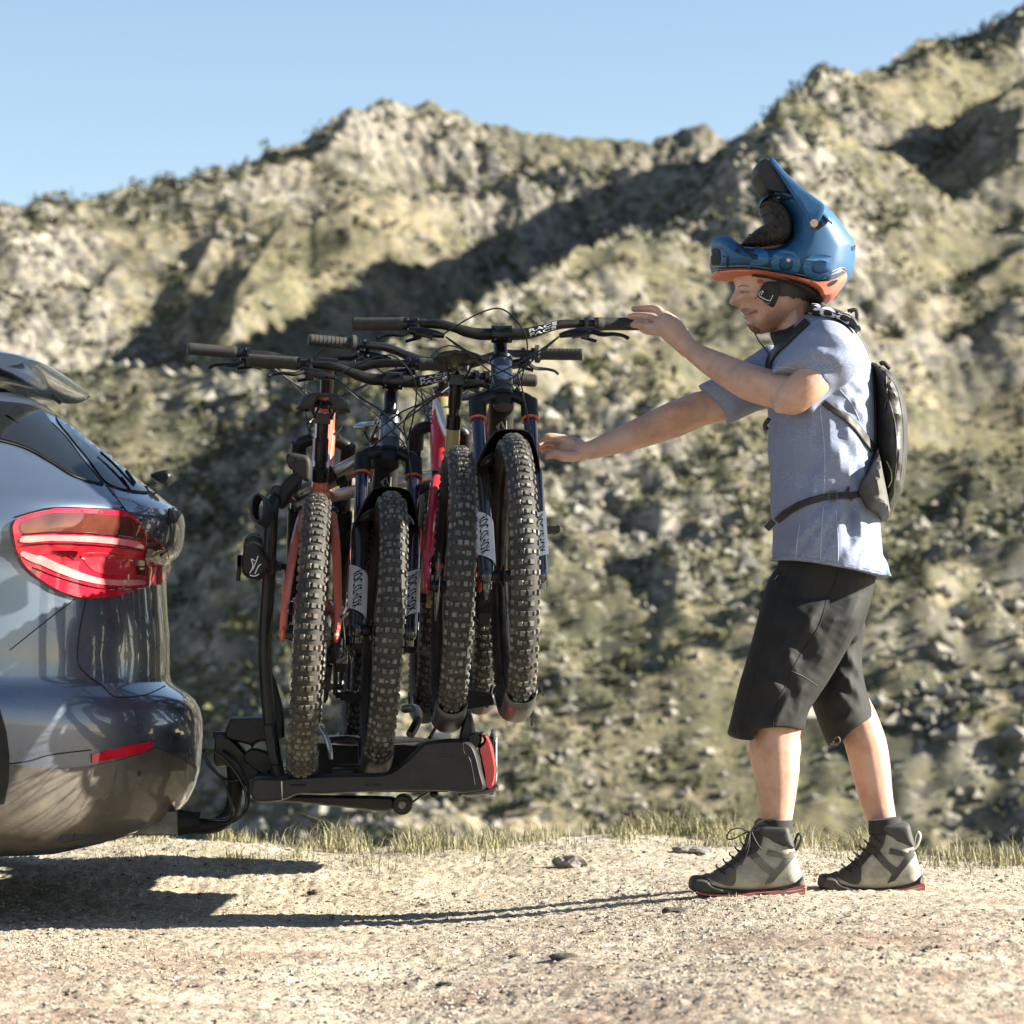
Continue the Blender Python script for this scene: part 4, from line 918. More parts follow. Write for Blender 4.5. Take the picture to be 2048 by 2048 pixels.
# glass, lamps, trim
qw = patch([(-260,800),(-100,800),(60,812),(103,848),(130,875),(168,925),(203,966),(150,952),(100,922),(40,890),(-60,870),(-260,862)], off=.004, step=12, **S_).build('quarter_window', M_glass, car)
rw = patch([(112,838),(122,818),(160,842),(205,880),(250,918),(290,950),(322,974),(322,984),(270,983),(215,968),(180,925),(140,876)], off=.004, step=8, bvh=CB, Yd=8.9).build('rear_window', M_glass, car)
seam([(212,970),(270,985),(325,987)], CB, .0022, .002).build('window_seal', M_blk, rw)
seam([(103,848),(130,875),(168,925),(206,968)], CB, .003, .003).build('window_seal', M_blk, qw)
seam([(-200,868),(-60,874),(40,894),(100,925),(150,955),(206,970)], CB, .003, .003).build('window_seal', M_blk, qw)
seam([(212,970),(236,1000),(262,1034)], CB, .0016, .0005).build('panel_gap', M_blkm, car)
seam([(-300,1050),(-20,1035)], CB, .0012, 0).build('panel_gap', M_blkm, car)
lamp = patch([(30,1040),(100,1021),(200,1022),(252,1029),(275,1050),(283,1065),(305,1078),(326,1098),(332,1120),(328,1148),(316,1166),(270,1178),(225,1192),(170,1197),(130,1188),(90,1168),(45,1130),(25,1075)], off=.014, thick=.018, step=8, **S_).build('tail_lamp', M_lamp, car)
patch([(40,1045),(100,1027),(200,1029),(250,1036),(268,1052),(277,1076),(240,1070),(180,1066),(100,1062),(45,1068)], off=.016, step=8, **S_).build('smoked_segment', M_lampd, lamp)
patch([(284,1070),(305,1083),(324,1104),(329,1120),(300,1112),(285,1102)], off=.016, step=6, **S_).build('smoked_segment', M_lampd, lamp)
patch([(40,1074),(100,1070),(180,1072),(245,1078),(276,1086),(274,1092),(240,1086),(180,1081),(100,1079),(42,1083)], off=.017, step=6, **S_).build('light_bar', M_lampl, lamp)
patch([(40,1098),(80,1112),(140,1140),(200,1158),(270,1160),(275,1170),(200,1170),(135,1155),(75,1130),(40,1112)], off=.017, step=6, **S_).build('light_bar', M_lampl, lamp)
patch([(100,1094),(150,1094),(142,1118),(120,1108)], off=.017, step=6, smooth=False, **S_).build('dark_segment', M_lampk, lamp)
patch([(258,1116),(278,1120),(278,1152),(262,1150)], off=.017, step=6, smooth=False, **S_).build('dark_segment', M_lampk, lamp)
patch([(288,1092),(320,1108),(326,1122),(300,1116),(288,1108)], off=.018, step=5, **S_).build('clear_segment', mat('lamp_clear', (.55,.45,.42), .1, .3, coat=1), lamp)
seam([(42,1069),(100,1065),(180,1067),(245,1073),(278,1080)], CB, .0022, .016).build('lamp_gap', M_lampk, lamp)
seam([(42,1088),(100,1084),(180,1086),(245,1092),(276,1098)], CB, .0020, .016).build('lamp_gap', M_lampk, lamp)
seam([(60,1135),(135,1163),(200,1178),(276,1176)], CB, .0022, .016).build('lamp_gap', M_lampk, lamp)
patch([(160,1100),(230,1102),(250,1130),(245,1150),(190,1146),(165,1128)], off=.0165, step=6, **S_).build('reflector_cell', mat('lamp_cell', (.78,.05,.08), .3, .3, (.60,.02,.04), 60, .4, .6, coat=1), lamp)
seam([(275,1050),(282,1075),(281,1120),(284,1172)], CB, .0022, .017).build('lamp_gap', M_lampk, lamp)
seam([(30,1034),(100,1017),(200,1018),(254,1026),(276,1047),(284,1062),(308,1075),(330,1096),(336,1120),(331,1150),(318,1169)], CB, .002, .003).build('lamp_seal', M_blk, lamp)
patch([(336,1018),(358,1014),(360,1030),(352,1044),(336,1050)], off=.003, step=6, smooth=False, **S_).build('plate_recess', M_blkm, car)
patch([(182,1508),(240,1494),(300,1482),(307,1490),(288,1504),(235,1516),(183,1526)], off=.004, step=6, smooth=False, **S_).build('reflector', M_lamp, car, label='narrow red reflector strip in the rear bumper')
seam([(-400,1560),(0,1530),(100,1510),(182,1500)], CB, .0018, 0).build('panel_gap', M_blkm, car)
seam([(183,1530),(165,1620),(145,1680)], CB, .0014, 0).build('panel_gap', M_blkm, car)
seam([(172,1200),(160,1255),(155,1320),(172,1348),(205,1372),(232,1394),(290,1390),(330,1372)], CB, .0016, .0005).build('panel_gap', M_blkm, car)
seam([(150,1198),(128,1215),(100,1236),(20,1300)], CB, .0014, .0005).build('panel_gap', M_blkm, car)
patch([(-420,1500),(0,1528),(120,1538),(182,1532),(250,1518),(310,1496),(350,1512),(392,1540),(392,1600),(360,1648),(320,1668),(200,1682),(60,1700),(-200,1690),(-420,1690)], off=.003, step=16, smooth=False, **S_).build('bumper_cladding', M_clad, car)
m_ = MB(); h_ = near_hit(CB, 276, 1547, 0, 7.8); m_.cyl(h_-Vector((0,.004,0)), h_+Vector((0,.01,0)), .008, 14); m_.build('parking_sensor', M_blk, car)
YREF[0] = 8.5
sp = inflate([(-60,728),(40,731),(80,736),(112,743),(132,752),(137,761),(124,772),(104,781),(75,783),(20,774),(-60,765)], 8.6, .58, 12, step=7, layers=5); sp.build('roof_spoiler', M_paint, car)
m_ = MB(); m_.beam(P(104,790,8.1), P(122,806,8.1), .012, .012); m_.build('spoiler_bracket', M_blkm, car)
wc = inflate([(300,950),(318,942),(336,940),(347,950),(344,964),(334,974),(322,968),(310,960)], 8.6, .035, 8, step=4, layers=3); wc.build('wiper_cover', M_blk, car, label='black cap standing off the foot of the rear window')
m_ = MB(); q = [near_hit(CB, x, y, .012, 8) for x, y in ((196,912),(225,938),(262,978))]; m_.tube(q, .004, 6, k=4); q = [near_hit(CB, x, y, .016, 8) for x, y in ((246,952),(262,975))]; m_.tube(q, .005, 6); m_.build('rear_wiper', M_blkm, car)
def car_wheel(X, Y):
    NS = Y < CX; X, Y = turn(X, Y)
    t = MB(); X90 = Matrix.Translation((X, Y, .345)) @ Matrix.Rotation(R(90), 4, 'X')
    t.lathe([(.235,-.10),(.29,-.112),(.33,-.105),(.345,-.085),(.347,0),(.345,.085),(.33,.105),(.29,.112),(.235,.10)], 56, X90, True); w = t.build('wheel', M_rubc, car)
    r_ = MB(); r_.lathe([(.235,-.10),(.235,.10),(.228,.10),(.222,.0),(.228,-.10)], 48, X90, True)
    for i in range(5):
        for d in (-.12, .12):
            a = i*2*math.pi/5+d; s = -1 if NS else 1; r_.beam((X+.05*math.cos(a), Y+s*.085, .345+.05*math.sin(a)), (X+.226*math.cos(a-d*.3), Y+s*.095, .345+.226*math.sin(a-d*.3)), .026, .02, (0,1,0))
    r_.cyl((X,Y-.09,.345), (X,Y+.09,.345), .055, 20); r_.build('rim', M_alu, w)
for X in (-1.74, -4.36):
    for Y in (7.92, 9.52): car_wheel(X, Y)
for X in (-1.74, -4.36):
    a = MB(); pts = [P(0,0,1)]; q = []
    for i in range(25):
        t = math.pi*(-.08+1.16*i/24); wx, wy = turn(X+.40*math.cos(t), 7.80); q.append((wx/wy*F+1024, YH-(.345+.40*math.sin(t)-H0)/wy*F))
    patch(q, CB, .004, 18, False, 7.8).build('wheel_arch', M_blkm, car)
fr = MB(); fr.box((*turn(-3.1, CX), .20), (3.8, 1.5, .08), rot=(0,0,YAW)); fr.build('underbody', M_blkm, car, bevel=.02)
# tow bar
TY = 8.35
tb = MB(); tb.beam(P(272,1645,TY), P(358,1645,TY), .075, .066, (0,0,1)); q = tb.build('tow_receiver', mat('galvanised', (.20,.20,.185), .45, .7, (.13,.13,.12), 20, .4, .6), car, bevel=.003)
tb = MB(); tb.cyl(P(356,1645,TY), P(388,1645,TY), .036, 20, .030); tb.cyl(P(386,1642,TY), P(402,1642,TY), .026, 16);  tb.build('tow_socket', M_blkm, car)
tb = MB(); tb.tube(PP([(385,1652),(430,1650),(458,1630),(468,1600),(470,1560),(468,1530)], TY), [.020,.021,.022,.021,.021,.022], 16, k=5, flat=1); tb.build('tow_neck', M_blkm, car)

# ================================================================== the bike rack
rack = thing('bike_rack', 'black four bike tow bar rack carrying the bikes behind the car', 'bike rack', (-.35, 8.7, .25))
M_rk = mat('rack_plastic', (.020,.020,.019), .45, 0, (.034,.032,.028), 10, .38, .62, col3=(.07,.063,.05), v3=5, rlo=.60, rhi=.75, spec=.25)
M_rks = mat('rack_steel', (.018,.018,.019), .32, .2, (.03,.029,.027), 14, .4, .62, spec=.25)
M_sil = mat('rack_silver', (.46,.46,.45), .35, .85, (.36,.355,.34), 12, .4, .6)
M_chan = mat('channel_grey', (.075,.075,.078), .42, .35, (.11,.11,.11), 8, .4, .6)
YN, YF = 7.93, 9.42
def rk(mb, nm, m, par=rack, **k): return mb.build(nm, m, par, **k)
# end housings (near and far)
hpoly = [(508,1556),(560,1553),(640,1548),(720,1546),(775,1543),(812,1518),(845,1487),(868,1480),(920,1477),(944,1486),(956,1506),(966,1545),(972,1568),(968,1580),(925,1586),(900,1583),(860,1582),(760,1583),(650,1588),(600,1588),(560,1602),(508,1600)]
for Yc in (YN, YF):
    YREF[0] = Yc; a = inflate([(x, y) for x, y in hpoly], Yc, .045, 7, step=6, layers=3); hs_ = rk(a, 'end_housing', M_rk)
    bv = bvh_of(a)
    if Yc == YN:
        for pl in ([(582,1571),(612,1571)],[(730,1570),(762,1570)],[(878,1512),(906,1512)]): rk(seam(pl, bv, .0035, -.001, n=6), 'vent_slot', M_blk, hs_)
        rk(seam([(926,1480),(928,1505),(940,1520),(950,1570)], bv, .0012, 0), 'housing_joint', M_blk, hs_)
        rk(seam([(563,1556),(565,1598)], bv, .002, 0), 'housing_joint', M_sil, hs_)
# black uprights of the housing beside bike four
a = MB(); a.add([], []); YREF[0] = 8.0; a = inflate([(918,1480),(926,1440),(934,1418),(944,1430),(952,1470),(950,1486),(930,1488)], 8.0, .05, 6, step=5, layers=3); rk(a, 'corner_post', M_rk)
# lamps at both ends, number plate board between
for Yc in (8.02, 9.33):
    k = Yc/8.02; YREF[0] = 8.02
    poly = [(958,1464),(972,1465),(982,1480),(990,1510),(994,1540),(990,1566),(985,1576),(970,1574),(966,1545),(960,1515),(956,1494),(968,1480)]
    a = inflate(poly, Yc, .10, 5, step=5, layers=3); lp = rk(a, 'tail_lamp', M_lamp); a = inflate([(936,1468),(958,1464),(964,1478),(956,1495),(940,1490)], Yc, .10, 4, step=5, layers=2); rk(a, 'lamp_holder', M_rk, lp)
    a = inflate([(918,1584),(950,1578),(985,1572),(996,1568),(995,1580),(975,1588),(925,1592)], Yc, .09, 4, step=5, layers=2); rk(a, 'lamp_base', M_chan, lp)
a = MB(); a.box((P(985,1520,8.5)), (.012, .95, .15)); rk(a, 'plate_board', M_rk, bevel=.004)
a = MB(); a.box((P(992,1520,8.5)), (.003, .52, .11)); rk(a, 'number_plate', M_white, bevel=.001)
# deck: cross members and trays
for (x, y, w, h) in ((690,1520,.60,.05),(760,1540,.50,.05)):
    pass
for Yc in (8.25, 8.72, 9.2):
    a = MB(); a.beam(P(520,1560,8.4)*1, P(900,1560,8.4)*1, .07, .05, (0,0,1)); a.xform(Matrix.Translation((0, Yc-8.4, 0))); rk(a, 'cross_member', M_rks, bevel=.004)
for (x, y) in ((545,1560),(700,1545),(865,1500)):
    a = MB(); q = P(x, y, 8.4); a.beam((q.x, 8.0, q.z), (q.x, 9.4, q.z), .06, .045, (0,0,1)); rk(a, 'rail', M_rks, bevel=.004)
YREF[0] = 8.45
a = inflate([(630,1480),(640,1472),(760,1474),(845,1478),(870,1500),(850,1540),(640,1545)], 8.75, .36, 8, step=10, layers=3); rk(a, 'deck_cover', M_rk)
a = inflate([(650,1476),(690,1472),(720,1476),(722,1486),(655,1486)], 8.3, .05, 4, step=5, layers=2); rk(a, 'deck_handle', M_rk)
a = MB(); a.tube(PP([(655,1486),(700,1490),(780,1488),(842,1484)], 8.25), .003, 6); rk(a, 'edge_bar', M_sil)
a = MB(); a.tube([P(820,1470,8.3), P(835,1440,8.35), P(832,1418,8.5), P(810,1418,8.6)], .012, 10, k=4); rk(a, 'handle_loop', M_rks)
# lifting arm frame below with roller
a = inflate([(560,1590),(640,1590),(770,1592),(790,1598),(780,1622),(700,1616),(600,1606),(540,1602)], 8.2, .05, 5, step=6, layers=3); rk(a, 'lower_arm', M_rk)
a = MB(); c = P(806,1608,8.2); a.cyl(c-Vector((0,.06,0)), c+Vector((0,.06,0)), .026, 28); rl_ = rk(a, 'roller', M_rks, bevel=.004); a = MB(); a.cyl(c-Vector((0,.066,0)), c-Vector((0,.05,0)), .010, 14); rk(a, 'axle_cap', M_steel, rl_)
a = MB(); a.tube(PP([(822,1606),(840,1594),(856,1584)], 8.15), .003, 6); rk(a, 'wire', M_cable)
a = MB(); a.ball(P(868,1588,8.1), .012, (1,1,.8)); rk(a, 'foot_stud', M_blk)
# coupling toward the tow neck
YREF[0] = TY
a = inflate([(462,1436),(472,1434),(560,1438),(562,1480),(520,1484),(508,1492),(502,1500),(500,1490),(455,1478),(452,1462)], TY-.02, .05, 6, step=5, layers=3); rk(a, 'clamp_head', M_rk)
a = inflate([(432,1470),(440,1467),(470,1478),(520,1530),(560,1560),(540,1598),(508,1592),(480,1555),(462,1534),(430,1530),(430,1482)], TY, .055, 6, step=5, layers=3); rk(a, 'coupling', M_rks)
a = inflate([(496,1500),(512,1496),(540,1506),(552,1530),(530,1550),(498,1530),(486,1515)], TY-.05, .03, 5, step=4, layers=3); rk(a, 'release_lever', M_rk)
a = MB(); a.box(P(440,1470,TY), (.035,.05,.018)); a.cyl(P(438,1466,TY), P(438,1476,TY), .012, 12); rk(a, 'adjust_knob', M_blk, bevel=.002)
# upright hoop beside the car, with arms that hold the bikes
a = MB(); nY, fY = 8.12, 9.20
hoop = [P(558,1556,nY), P(548,1500,nY), P(538,1430,nY), P(531,1340,nY), P(531,1260,nY), P(537,1170,nY), P(541,1080,nY), P(545,1015,nY), P(551,992,nY)+Vector((0,.03,0)), P(556,985,nY)+Vector((0,.10,.01))]
far = [Vector((p.x+.01, fY+(nY-p.y), p.z)) for p in hoop[::-1]]
a.tube(hoop+far, .0175, 14, k=5); hp = rk(a, 'upright_hoop', M_rks)
a = MB(); a.beam(P(536,1448,nY-.02), P(550,1530,nY-.02), .026, .03, (0,1,0)); rk(a, 'hoop_sleeve', M_rks, hp, bevel=.005)
a = MB(); a.tube([P(560,1475,nY+.05), P(556,1420,nY+.05), P(546,1370,nY+.05), P(540,1345,nY+.05)], [.014,.014,.010,.006], 10, k=4); rk(a, 'hoop_brace', M_rks, hp)
arms = [((560,990,8.55),(660,950,8.45),(775,888,8.45),.0145), ((598,1008,8.6),(680,955,8.5),(770,922,8.5),.0135), ((630,1000,8.75),(760,972,8.72),(930,940,8.85),.015)]
for i, (p0, p1, p2, r_) in enumerate(arms):
    a = MB(); a.tube([P(*p0), P(*p1), P(*p2)], r_, 12, flat=1.25, k=4); am = rk(a, 'holding_arm', M_sil, label='upper silver arm' if i == 0 else None)
    a = MB(); d = (P(*p2)-P(*p1)).normalized(); a.cyl(P(*p2)-d*.03, P(*p2)+d*.015, .023, 16); rk(a, 'arm_clamp', M_blkm, am)
    a = MB(); a.cyl(P(*p1)-d*.014, P(*p1)+d*.014, .021, 16); rk(a, 'clamp_band', M_blkm, am)
YREF[0] = 8.1
a = inflate([(556,992),(565,965),(580,950),(592,945),(604,958),(600,975),(585,992),(575,1010),(560,1018)], 8.15, .028, 8, step=4, layers=3); rk(a, 'arm_mount', M_blkm)
a = inflate([(572,912),(582,906),(600,908),(618,914),(624,935),(620,962),(606,960),(590,945),(576,932)], 7.85, .022, 7, step=4, layers=3); ac = rk(a, 'frame_clamp', M_blkm); a = MB(); c = P(583,920,7.85); a.cyl(c-Vector((0,.03,0)), c-Vector((0,.015,0)), .008, 12); rk(a, 'clamp_bolt', M_anod, ac)
a = MB()
for i in range(5): # bundle of coiled straps
    q = [P(516+i*3+14*math.cos(t), 1016+2*i+28*math.sin(t), 8.05+.012*i) for t in np.linspace(0, 2*math.pi, 13)[:-1]]; a.tube(q, .008, 6, closed=True, flat=.45)
rk(a, 'coiled_strap', mat('strap_navy', (.02,.022,.035), .55, 0, (.03,.033,.05), 20), kind='stuff')
a = inflate([(490,1078),(498,1068),(512,1066),(522,1074),(530,1100),(540,1120),(540,1140),(530,1152),(515,1162),(495,1156),(484,1140),(486,1110)], 7.98, .04, 9, step=4, layers=4); pod = rk(a, 'strap_box', M_blk, label='small black ratchet box with a white mark, clipped to the upright'); pb = bvh_of(a)
a = MB()
for pts in ([(500,1146),(506,1132),(503,1118),(510,1122)],[(505,1140),(512,1124),(516,1112)],[(510,1148),(516,1134),(522,1128)],[(500,1150),(510,1152),(518,1148)]): a.merge(seam(pts, pb, .0014, .0005, n=5))
rk(a, 'white_mark', M_white, pod, kind='stuff')
for y in (1074, 1088): rk(seam([(494,y+2),(508,y-4),(522,y+4)], pb, .003, .001), 'ridge', M_chan, pod)
a = MB(); a.beam(P(481,1110,7.97), P(476,1162,7.97), .008, .03, (0,1,0)); a.box(P(482,1122,7.97), (.018,.03,.03)); rk(a, 'release_catch', M_blkm, pod)
a = MB(); a.beam(P(515,1134,8.02), P(548,1134,8.02), .050, .04, (0,0,1)); rk(a, 'box_clamp', M_blkm, pod, bevel=.004)
# wheel channels and straps
def channel(x, y, Y, yaw, m=M_chan, L=.34, w=.075, roll=0, curve=.05):
    c = P(x, y, Y); V = []; Fs = []; NI, NJ = 12, 9
    for i in range(NI):
        t = -1+2*i/(NI-1)
        for j in range(NJ):
            b = math.pi*(j/(NJ-1)-.5)*1.05; V.append((w/2*math.sin(b)*(1+.1), L/2*t, .030*(1-math.cos(b))*1.2+curve*t*t-.006))
    for i in range(NI-1):
        for j in range(NJ-1): Fs.append((i*NJ+j, i*NJ+j+1, (i+1)*NJ+j+1, (i+1)*NJ+j))
    a = MB(); a.add(V, Fs, Matrix.Translation(c) @ Matrix.Rotation(R(yaw), 4, 'Z') @ Matrix.Rotation(R(roll), 4, 'Y')); o = rk(a, 'wheel_channel', m); q = o.modifiers.new('s', 'SOLIDIFY'); q.thickness = .004; q.offset = -1; return o
def at_far(x, y, Y, yaw, d=1.185):
    p = P(x, y, Y)+Vector((-math.sin(R(yaw))*d, math.cos(R(yaw))*d, 0)); return ((p.x)/p.y*F+1024, YH-(p.z-H0)/p.y*F, p.y)
for (x, y, Y, yaw, roll) in ((603,1560,7.98,3.2,3),(748,1550,8.10,5.5,4),(893,1462,8.05,4.6,3),(1030,1442,8.00,5,0)):
    channel(x, y, Y, yaw, roll=roll, L=.36 if x > 800 else .30); channel(*at_far(x, y, Y, yaw), yaw, roll=roll, L=.36)
def ties(x, y, Y, r_=.39):
    a = MB(); c = P(x, y, Y)
    for s in (-1, 1):
        q = [c+Vector((s*.042, -.10, .02)), c+Vector((s*.046, -.14, .06)), c+Vector((s*.030, -.20, .10)), c+Vector((0, -.235, .12))]; a.tube(q, .006, 6, k=3, flat=.35)
    rk(a, 'wheel_strap', M_blkm, split=False, **{}) if False else [rk(q_, 'wheel_strap', M_blkm) for q_ in a.loose()]
a = MB()
for pts in ([(768,1470,8.3),(742,1450,8.3),(722,1480,8.25),(728,1500,8.2)], [(765,1440,8.4),(742,1490,8.3),(735,1545,8.1)], [(700,1475,8.3),(672,1478,8.2),(655,1490,8.15)], [(905,1400,8.3),(880,1440,8.3),(860,1475,8.2)], [(985,1370,8.5),(978,1400,8.5),(972,1415,8.5)]):
    a.tube([P(*p) for p in pts], .005, 6, k=4)
for q_ in a.loose(): rk(q_, 'tie_strap', M_blkm)
# silver extension arms under bikes three and four
for (p0, p1, r_) in (((915,1385,8.6),(1000,1400,8.5),.014), ((905,1415,8.45),(990,1398,8.4),.012)):
    a = MB(); a.beam(P(*p0), P(*p1), .030, .022, (0,1,0)); rk(a, 'extension_arm', M_rks, bevel=.003)
a = MB(); a.beam(P(1066,1395,8.0), P(1063,1452,8.0), .006, .02, (0,1,0)); rk(a, 'channel_tab', M_chan)
a = MB(); a.beam(P(1082,1370,7.95), P(1086,1392,7.95), .006, .015, (0,1,0)); rk(a, 'channel_tab', M_chan)
a = MB(); a.tube([P(640,1455,8.0), P(652,1475,7.98), P(660,1500,7.97), P(662,1518,7.97)], .007, 8, k=4); rk(a, 'strap_buckle', M_sil)
# cables from the car socket to the rack
for i, pts in enumerate(([(398,1638,8.3),(440,1640,8.25),(466,1625,8.25),(450,1570,8.25),(420,1530,8.25),(410,1510,8.25),(420,1500,8.25),(450,1520,8.25),(478,1555,8.25),(492,1590,8.25),(488,1625,8.25),(460,1645,8.25),(420,1646,8.28)],
                        [(402,1642,8.3),(460,1642,8.2),(496,1615,8.2),(492,1560,8.22),(470,1520,8.25),(445,1500,8.3)],
                        [(408,1500,8.35),(418,1530,8.3),(440,1552,8.3),(462,1562,8.32),(480,1558,8.32)])):
    a = MB(); a.tube([P(*p) for p in pts], .0042, 8, k=6); rk(a, 'cable', M_cable)
# ================================================================== the man
M_skin = mat('skin', (.59,.375,.275), .46, 0, (.48,.27,.185), 14, .40, .62, bump=.0006, bs=260, sss=.12, detail=6, col3=(.59,.36,.255), v3=22, rlo=.5, rhi=.65)
def skin_beard():
    n = M_skin.node_tree; b = n.nodes['Principled BSDF']; base = b.inputs['Base Color'].links[0].from_socket
    tc = n.nodes.new('ShaderNodeTexCoord')
    def dist(px, py, Y, lo, hi):
        q = n.nodes.new('ShaderNodeVectorMath'); q.operation = 'DISTANCE'; n.links.new(tc.outputs['Object'], q.inputs[0]); q.inputs[1].default_value = P(px, py, Y)-Vector(((1600-1024)/F*8.15, 8.15, 0))
        r_ = n.nodes.new('ShaderNodeMapRange'); r_.inputs[1].default_value = hi; r_.inputs[2].default_value = lo; n.links.new(q.outputs['Value'], r_.inputs[0]); return r_.outputs[0]
    nz = n.nodes.new('ShaderNodeTexNoise'); nz.inputs['Scale'].default_value = 420; nz.inputs['Detail'].default_value = 2; n.links.new(tc.outputs['Object'], nz.inputs['Vector'])
    rr = n.nodes.new('ShaderNodeMapRange'); rr.inputs[1].default_value = .35; rr.inputs[2].default_value = .62; rr.inputs[3].default_value = .25; rr.inputs[4].default_value = 1; n.links.new(nz.outputs[0], rr.inputs[0])
    mx = n.nodes.new('ShaderNodeMath'); mx.operation = 'MAXIMUM'; n.links.new(dist(1505, 652, 8.11, .008, .034), mx.inputs[0]); n.links.new(dist(1548, 640, 8.09, .012, .050), mx.inputs[1])
    m2 = n.nodes.new('ShaderNodeMath'); m2.operation = 'MULTIPLY'; n.links.new(mx.outputs[0], m2.inputs[0]); n.links.new(rr.outputs[0], m2.inputs[1])
    m3 = n.nodes.new('ShaderNodeMath'); m3.operation = 'MULTIPLY'; m3.inputs[1].default_value = .78; n.links.new(m2.outputs[0], m3.inputs[0])
    q = n.nodes.new('ShaderNodeMix'); q.data_type = 'RGBA'; n.links.new(m3.outputs[0], q.inputs[0]); n.links.new(base, q.inputs[6]); q.inputs[7].default_value = (.13,.075,.05,1); n.links.new(q.outputs[2], b.inputs['Base Color'])
skin_beard()
M_hair = mat('hair_dark', (.022,.015,.011), .6, 0, (.04,.028,.02), 60)
M_stub = mat('stubble', (.27,.155,.11), .7, 0, (.36,.21,.15), 220, .4, .6)
M_lip = mat('lips', (.44,.235,.18), .5)
M_shirt = mat('shirt_heather', (.17,.205,.31), .9, 0, (.31,.355,.48), 150, .36, .64, bump=.0005, bs=900, stretch=(1,1,2.2), detail=6, col3=(.22,.255,.36), v3=9)
M_shorts = mat('shorts_black', (.015,.015,.015), .75, 0, (.024,.0235,.0225), 12, .4, .6, spec=.3, bump=.0003, bs=700)
M_gait = mat('gaiter_black', (.008,.008,.009), .8, 0, (.014,.014,.015), 40)
M_pack = mat('pack_fabric', (.024,.023,.019), .5, 0, (.040,.038,.031), 12, .4, .6, bump=.0008, bs=60)
M_packg = mat('pack_grey', (.075,.072,.062), .7, 0, (.10,.096,.083), 20)
M_strap = mat('strap_black', (.012,.012,.012), .6, 0, (.02,.02,.02), 60)
M_hblue = mat('helmet_blue', (.016,.098,.225), .52, .0, (.013,.085,.205), 260, .45, .55, coat=0)
M_hlet = mat('helmet_letter', (.036,.155,.34), .5, .0, (.032,.14,.31), 260)
M_hdark = mat('helmet_navy', (.010,.032,.080), .45, .1, (.012,.038,.09), 260)
M_hcor = mat('helmet_coral', (.70,.20,.125), .5, 0, (.62,.17,.105), 120)
M_hpad = mat('helmet_lining', (.010,.010,.009), .85, 0, (.028,.026,.022), 40, bump=.001, bs=120)
M_copper = mat('copper_bolt', (.80,.50,.36), .3, .8)
MY = 8.15; NY_, FY_ = 7.97, 8.33
YREF[0] = MY
def limb(pts, radii, n=14, k=5, flat=1.0, up=None):   # pts: (px, py, Y); radii in photo pixels
    q = catmull([P(*p) for p in pts], k); rr = interp(radii, 0, len(q)); m = MB(); m.tube(q, [r_/F*MY for r_ in rr], n, flat=flat, up=up)
    m.ball(q[0], rr[0]/F*MY, n=10); m.ball(q[-1], rr[-1]/F*MY, n=10); return m
# --- head, neck, arms, hands, lower legs as one skin
prof = [(1462,535),(1463,552),(1466,561),(1470,569),(1471,576),(1467,586),(1462,596),(1458,604),(1463,610),(1474,612),(1478,615),(1482,620),(1484,625),(1490,628),(1487,632),(1490,638),(1494,642),(1495,648),(1498,655),(1505,663),(1517,668),(1532,666),(1548,661),(1572,650),(1598,632),(1618,612),(1632,590),(1640,560),(1625,510),(1580,480),(1520,480),(1480,500)]
def hd(x, y, s):
    g = lambda cx, cy, rx, ry, h: h*math.exp(-((x-cx)/rx)**2-((y-cy)/ry)**2)
    return g(1487,583,9,6,-.010)+g(1489,571,15,4.5,.0065)+g(1514,598,16,9,.0065)+g(1473,607,5,4.5,.0055)+g(1494,613,3.5,8,-.004)+g(1512,628,5,14,-.0045)+g(1528,622,12,12,-.002)+g(1492,636,8,3.5,.002)+g(1506,653,10,8,.005)+g(1552,645,26,7,.003)+g(1560,640,22,16,.003)+g(1560,580,20,14,.004)+g(1485,627,9,2,-.0015)
head = inflate(prof, MY, lambda x, y: .075-.012*max(0, (y-600)/70), 52, step=3.2, layers=9, disp=hd)
neck = limb([(1580,570,MY),(1588,640,MY),(1600,700,MY)], [44,38,44], flat=.9)
torso = inflate([(1572,690),(1555,760),(1555,900),(1560,1080),(1570,1180),(1720,1190),(1735,1080),(1728,900),(1715,740),(1670,680),(1620,660)], MY, .125, 60, step=10)
ua_n = limb([(1655,715,7.99),(1620,765,7.93),(1585,795,7.93)], [40,38,36])
fa_n = limb([(1585,790,7.95),(1555,780,7.98),(1500,765,8.04),(1440,735,8.12),(1400,712,8.17),(1378,695,8.20)], [36,38,37,30,23,20], flat=1.0)
elb = limb([(1560,812,7.93),(1578,812,7.93)], [16,17])
palm_n = limb([(1378,698,8.200),(1362,680,8.220),(1345,662,8.240),(1330,648,8.255)], [20,23,26,23], n=14, flat=1.0)
palm_n2 = limb([(1375,690,8.230),(1350,655,8.280),(1328,636,8.310)], [16,19,16])
fing = []
def finger(pts, r_): fing.append(limb([p for p in pts], r_, n=10, k=4))
finger([(1330,640,8.290),(1316,620,8.325),(1292,617,8.350),(1268,618,8.365)], [9.5,9,8,6.6])          # index, above the grip
finger([(1326,648,8.260),(1308,637,8.290),(1282,632,8.320),(1260,633,8.340)], [9.5,9,8,6.6])             # middle, on the end of the grip
finger([(1326,658,8.240),(1306,653,8.265),(1284,651,8.290),(1266,650,8.320)], [9.2,8.6,7.8,6.4])
finger([(1334,668,8.230),(1314,664,8.250),(1296,663,8.275),(1284,659,8.300)], [8.4,7.8,7,5.8])
finger([(1372,672,8.270),(1352,650,8.330),(1330,645,8.375),(1300,646,8.390),(1282,646,8.390)], [12,11,10,9,7])  # thumb, under and behind
ua_f = limb([(1510,770,8.36),(1460,800,8.36),(1405,818,8.35)], [38,37,35])
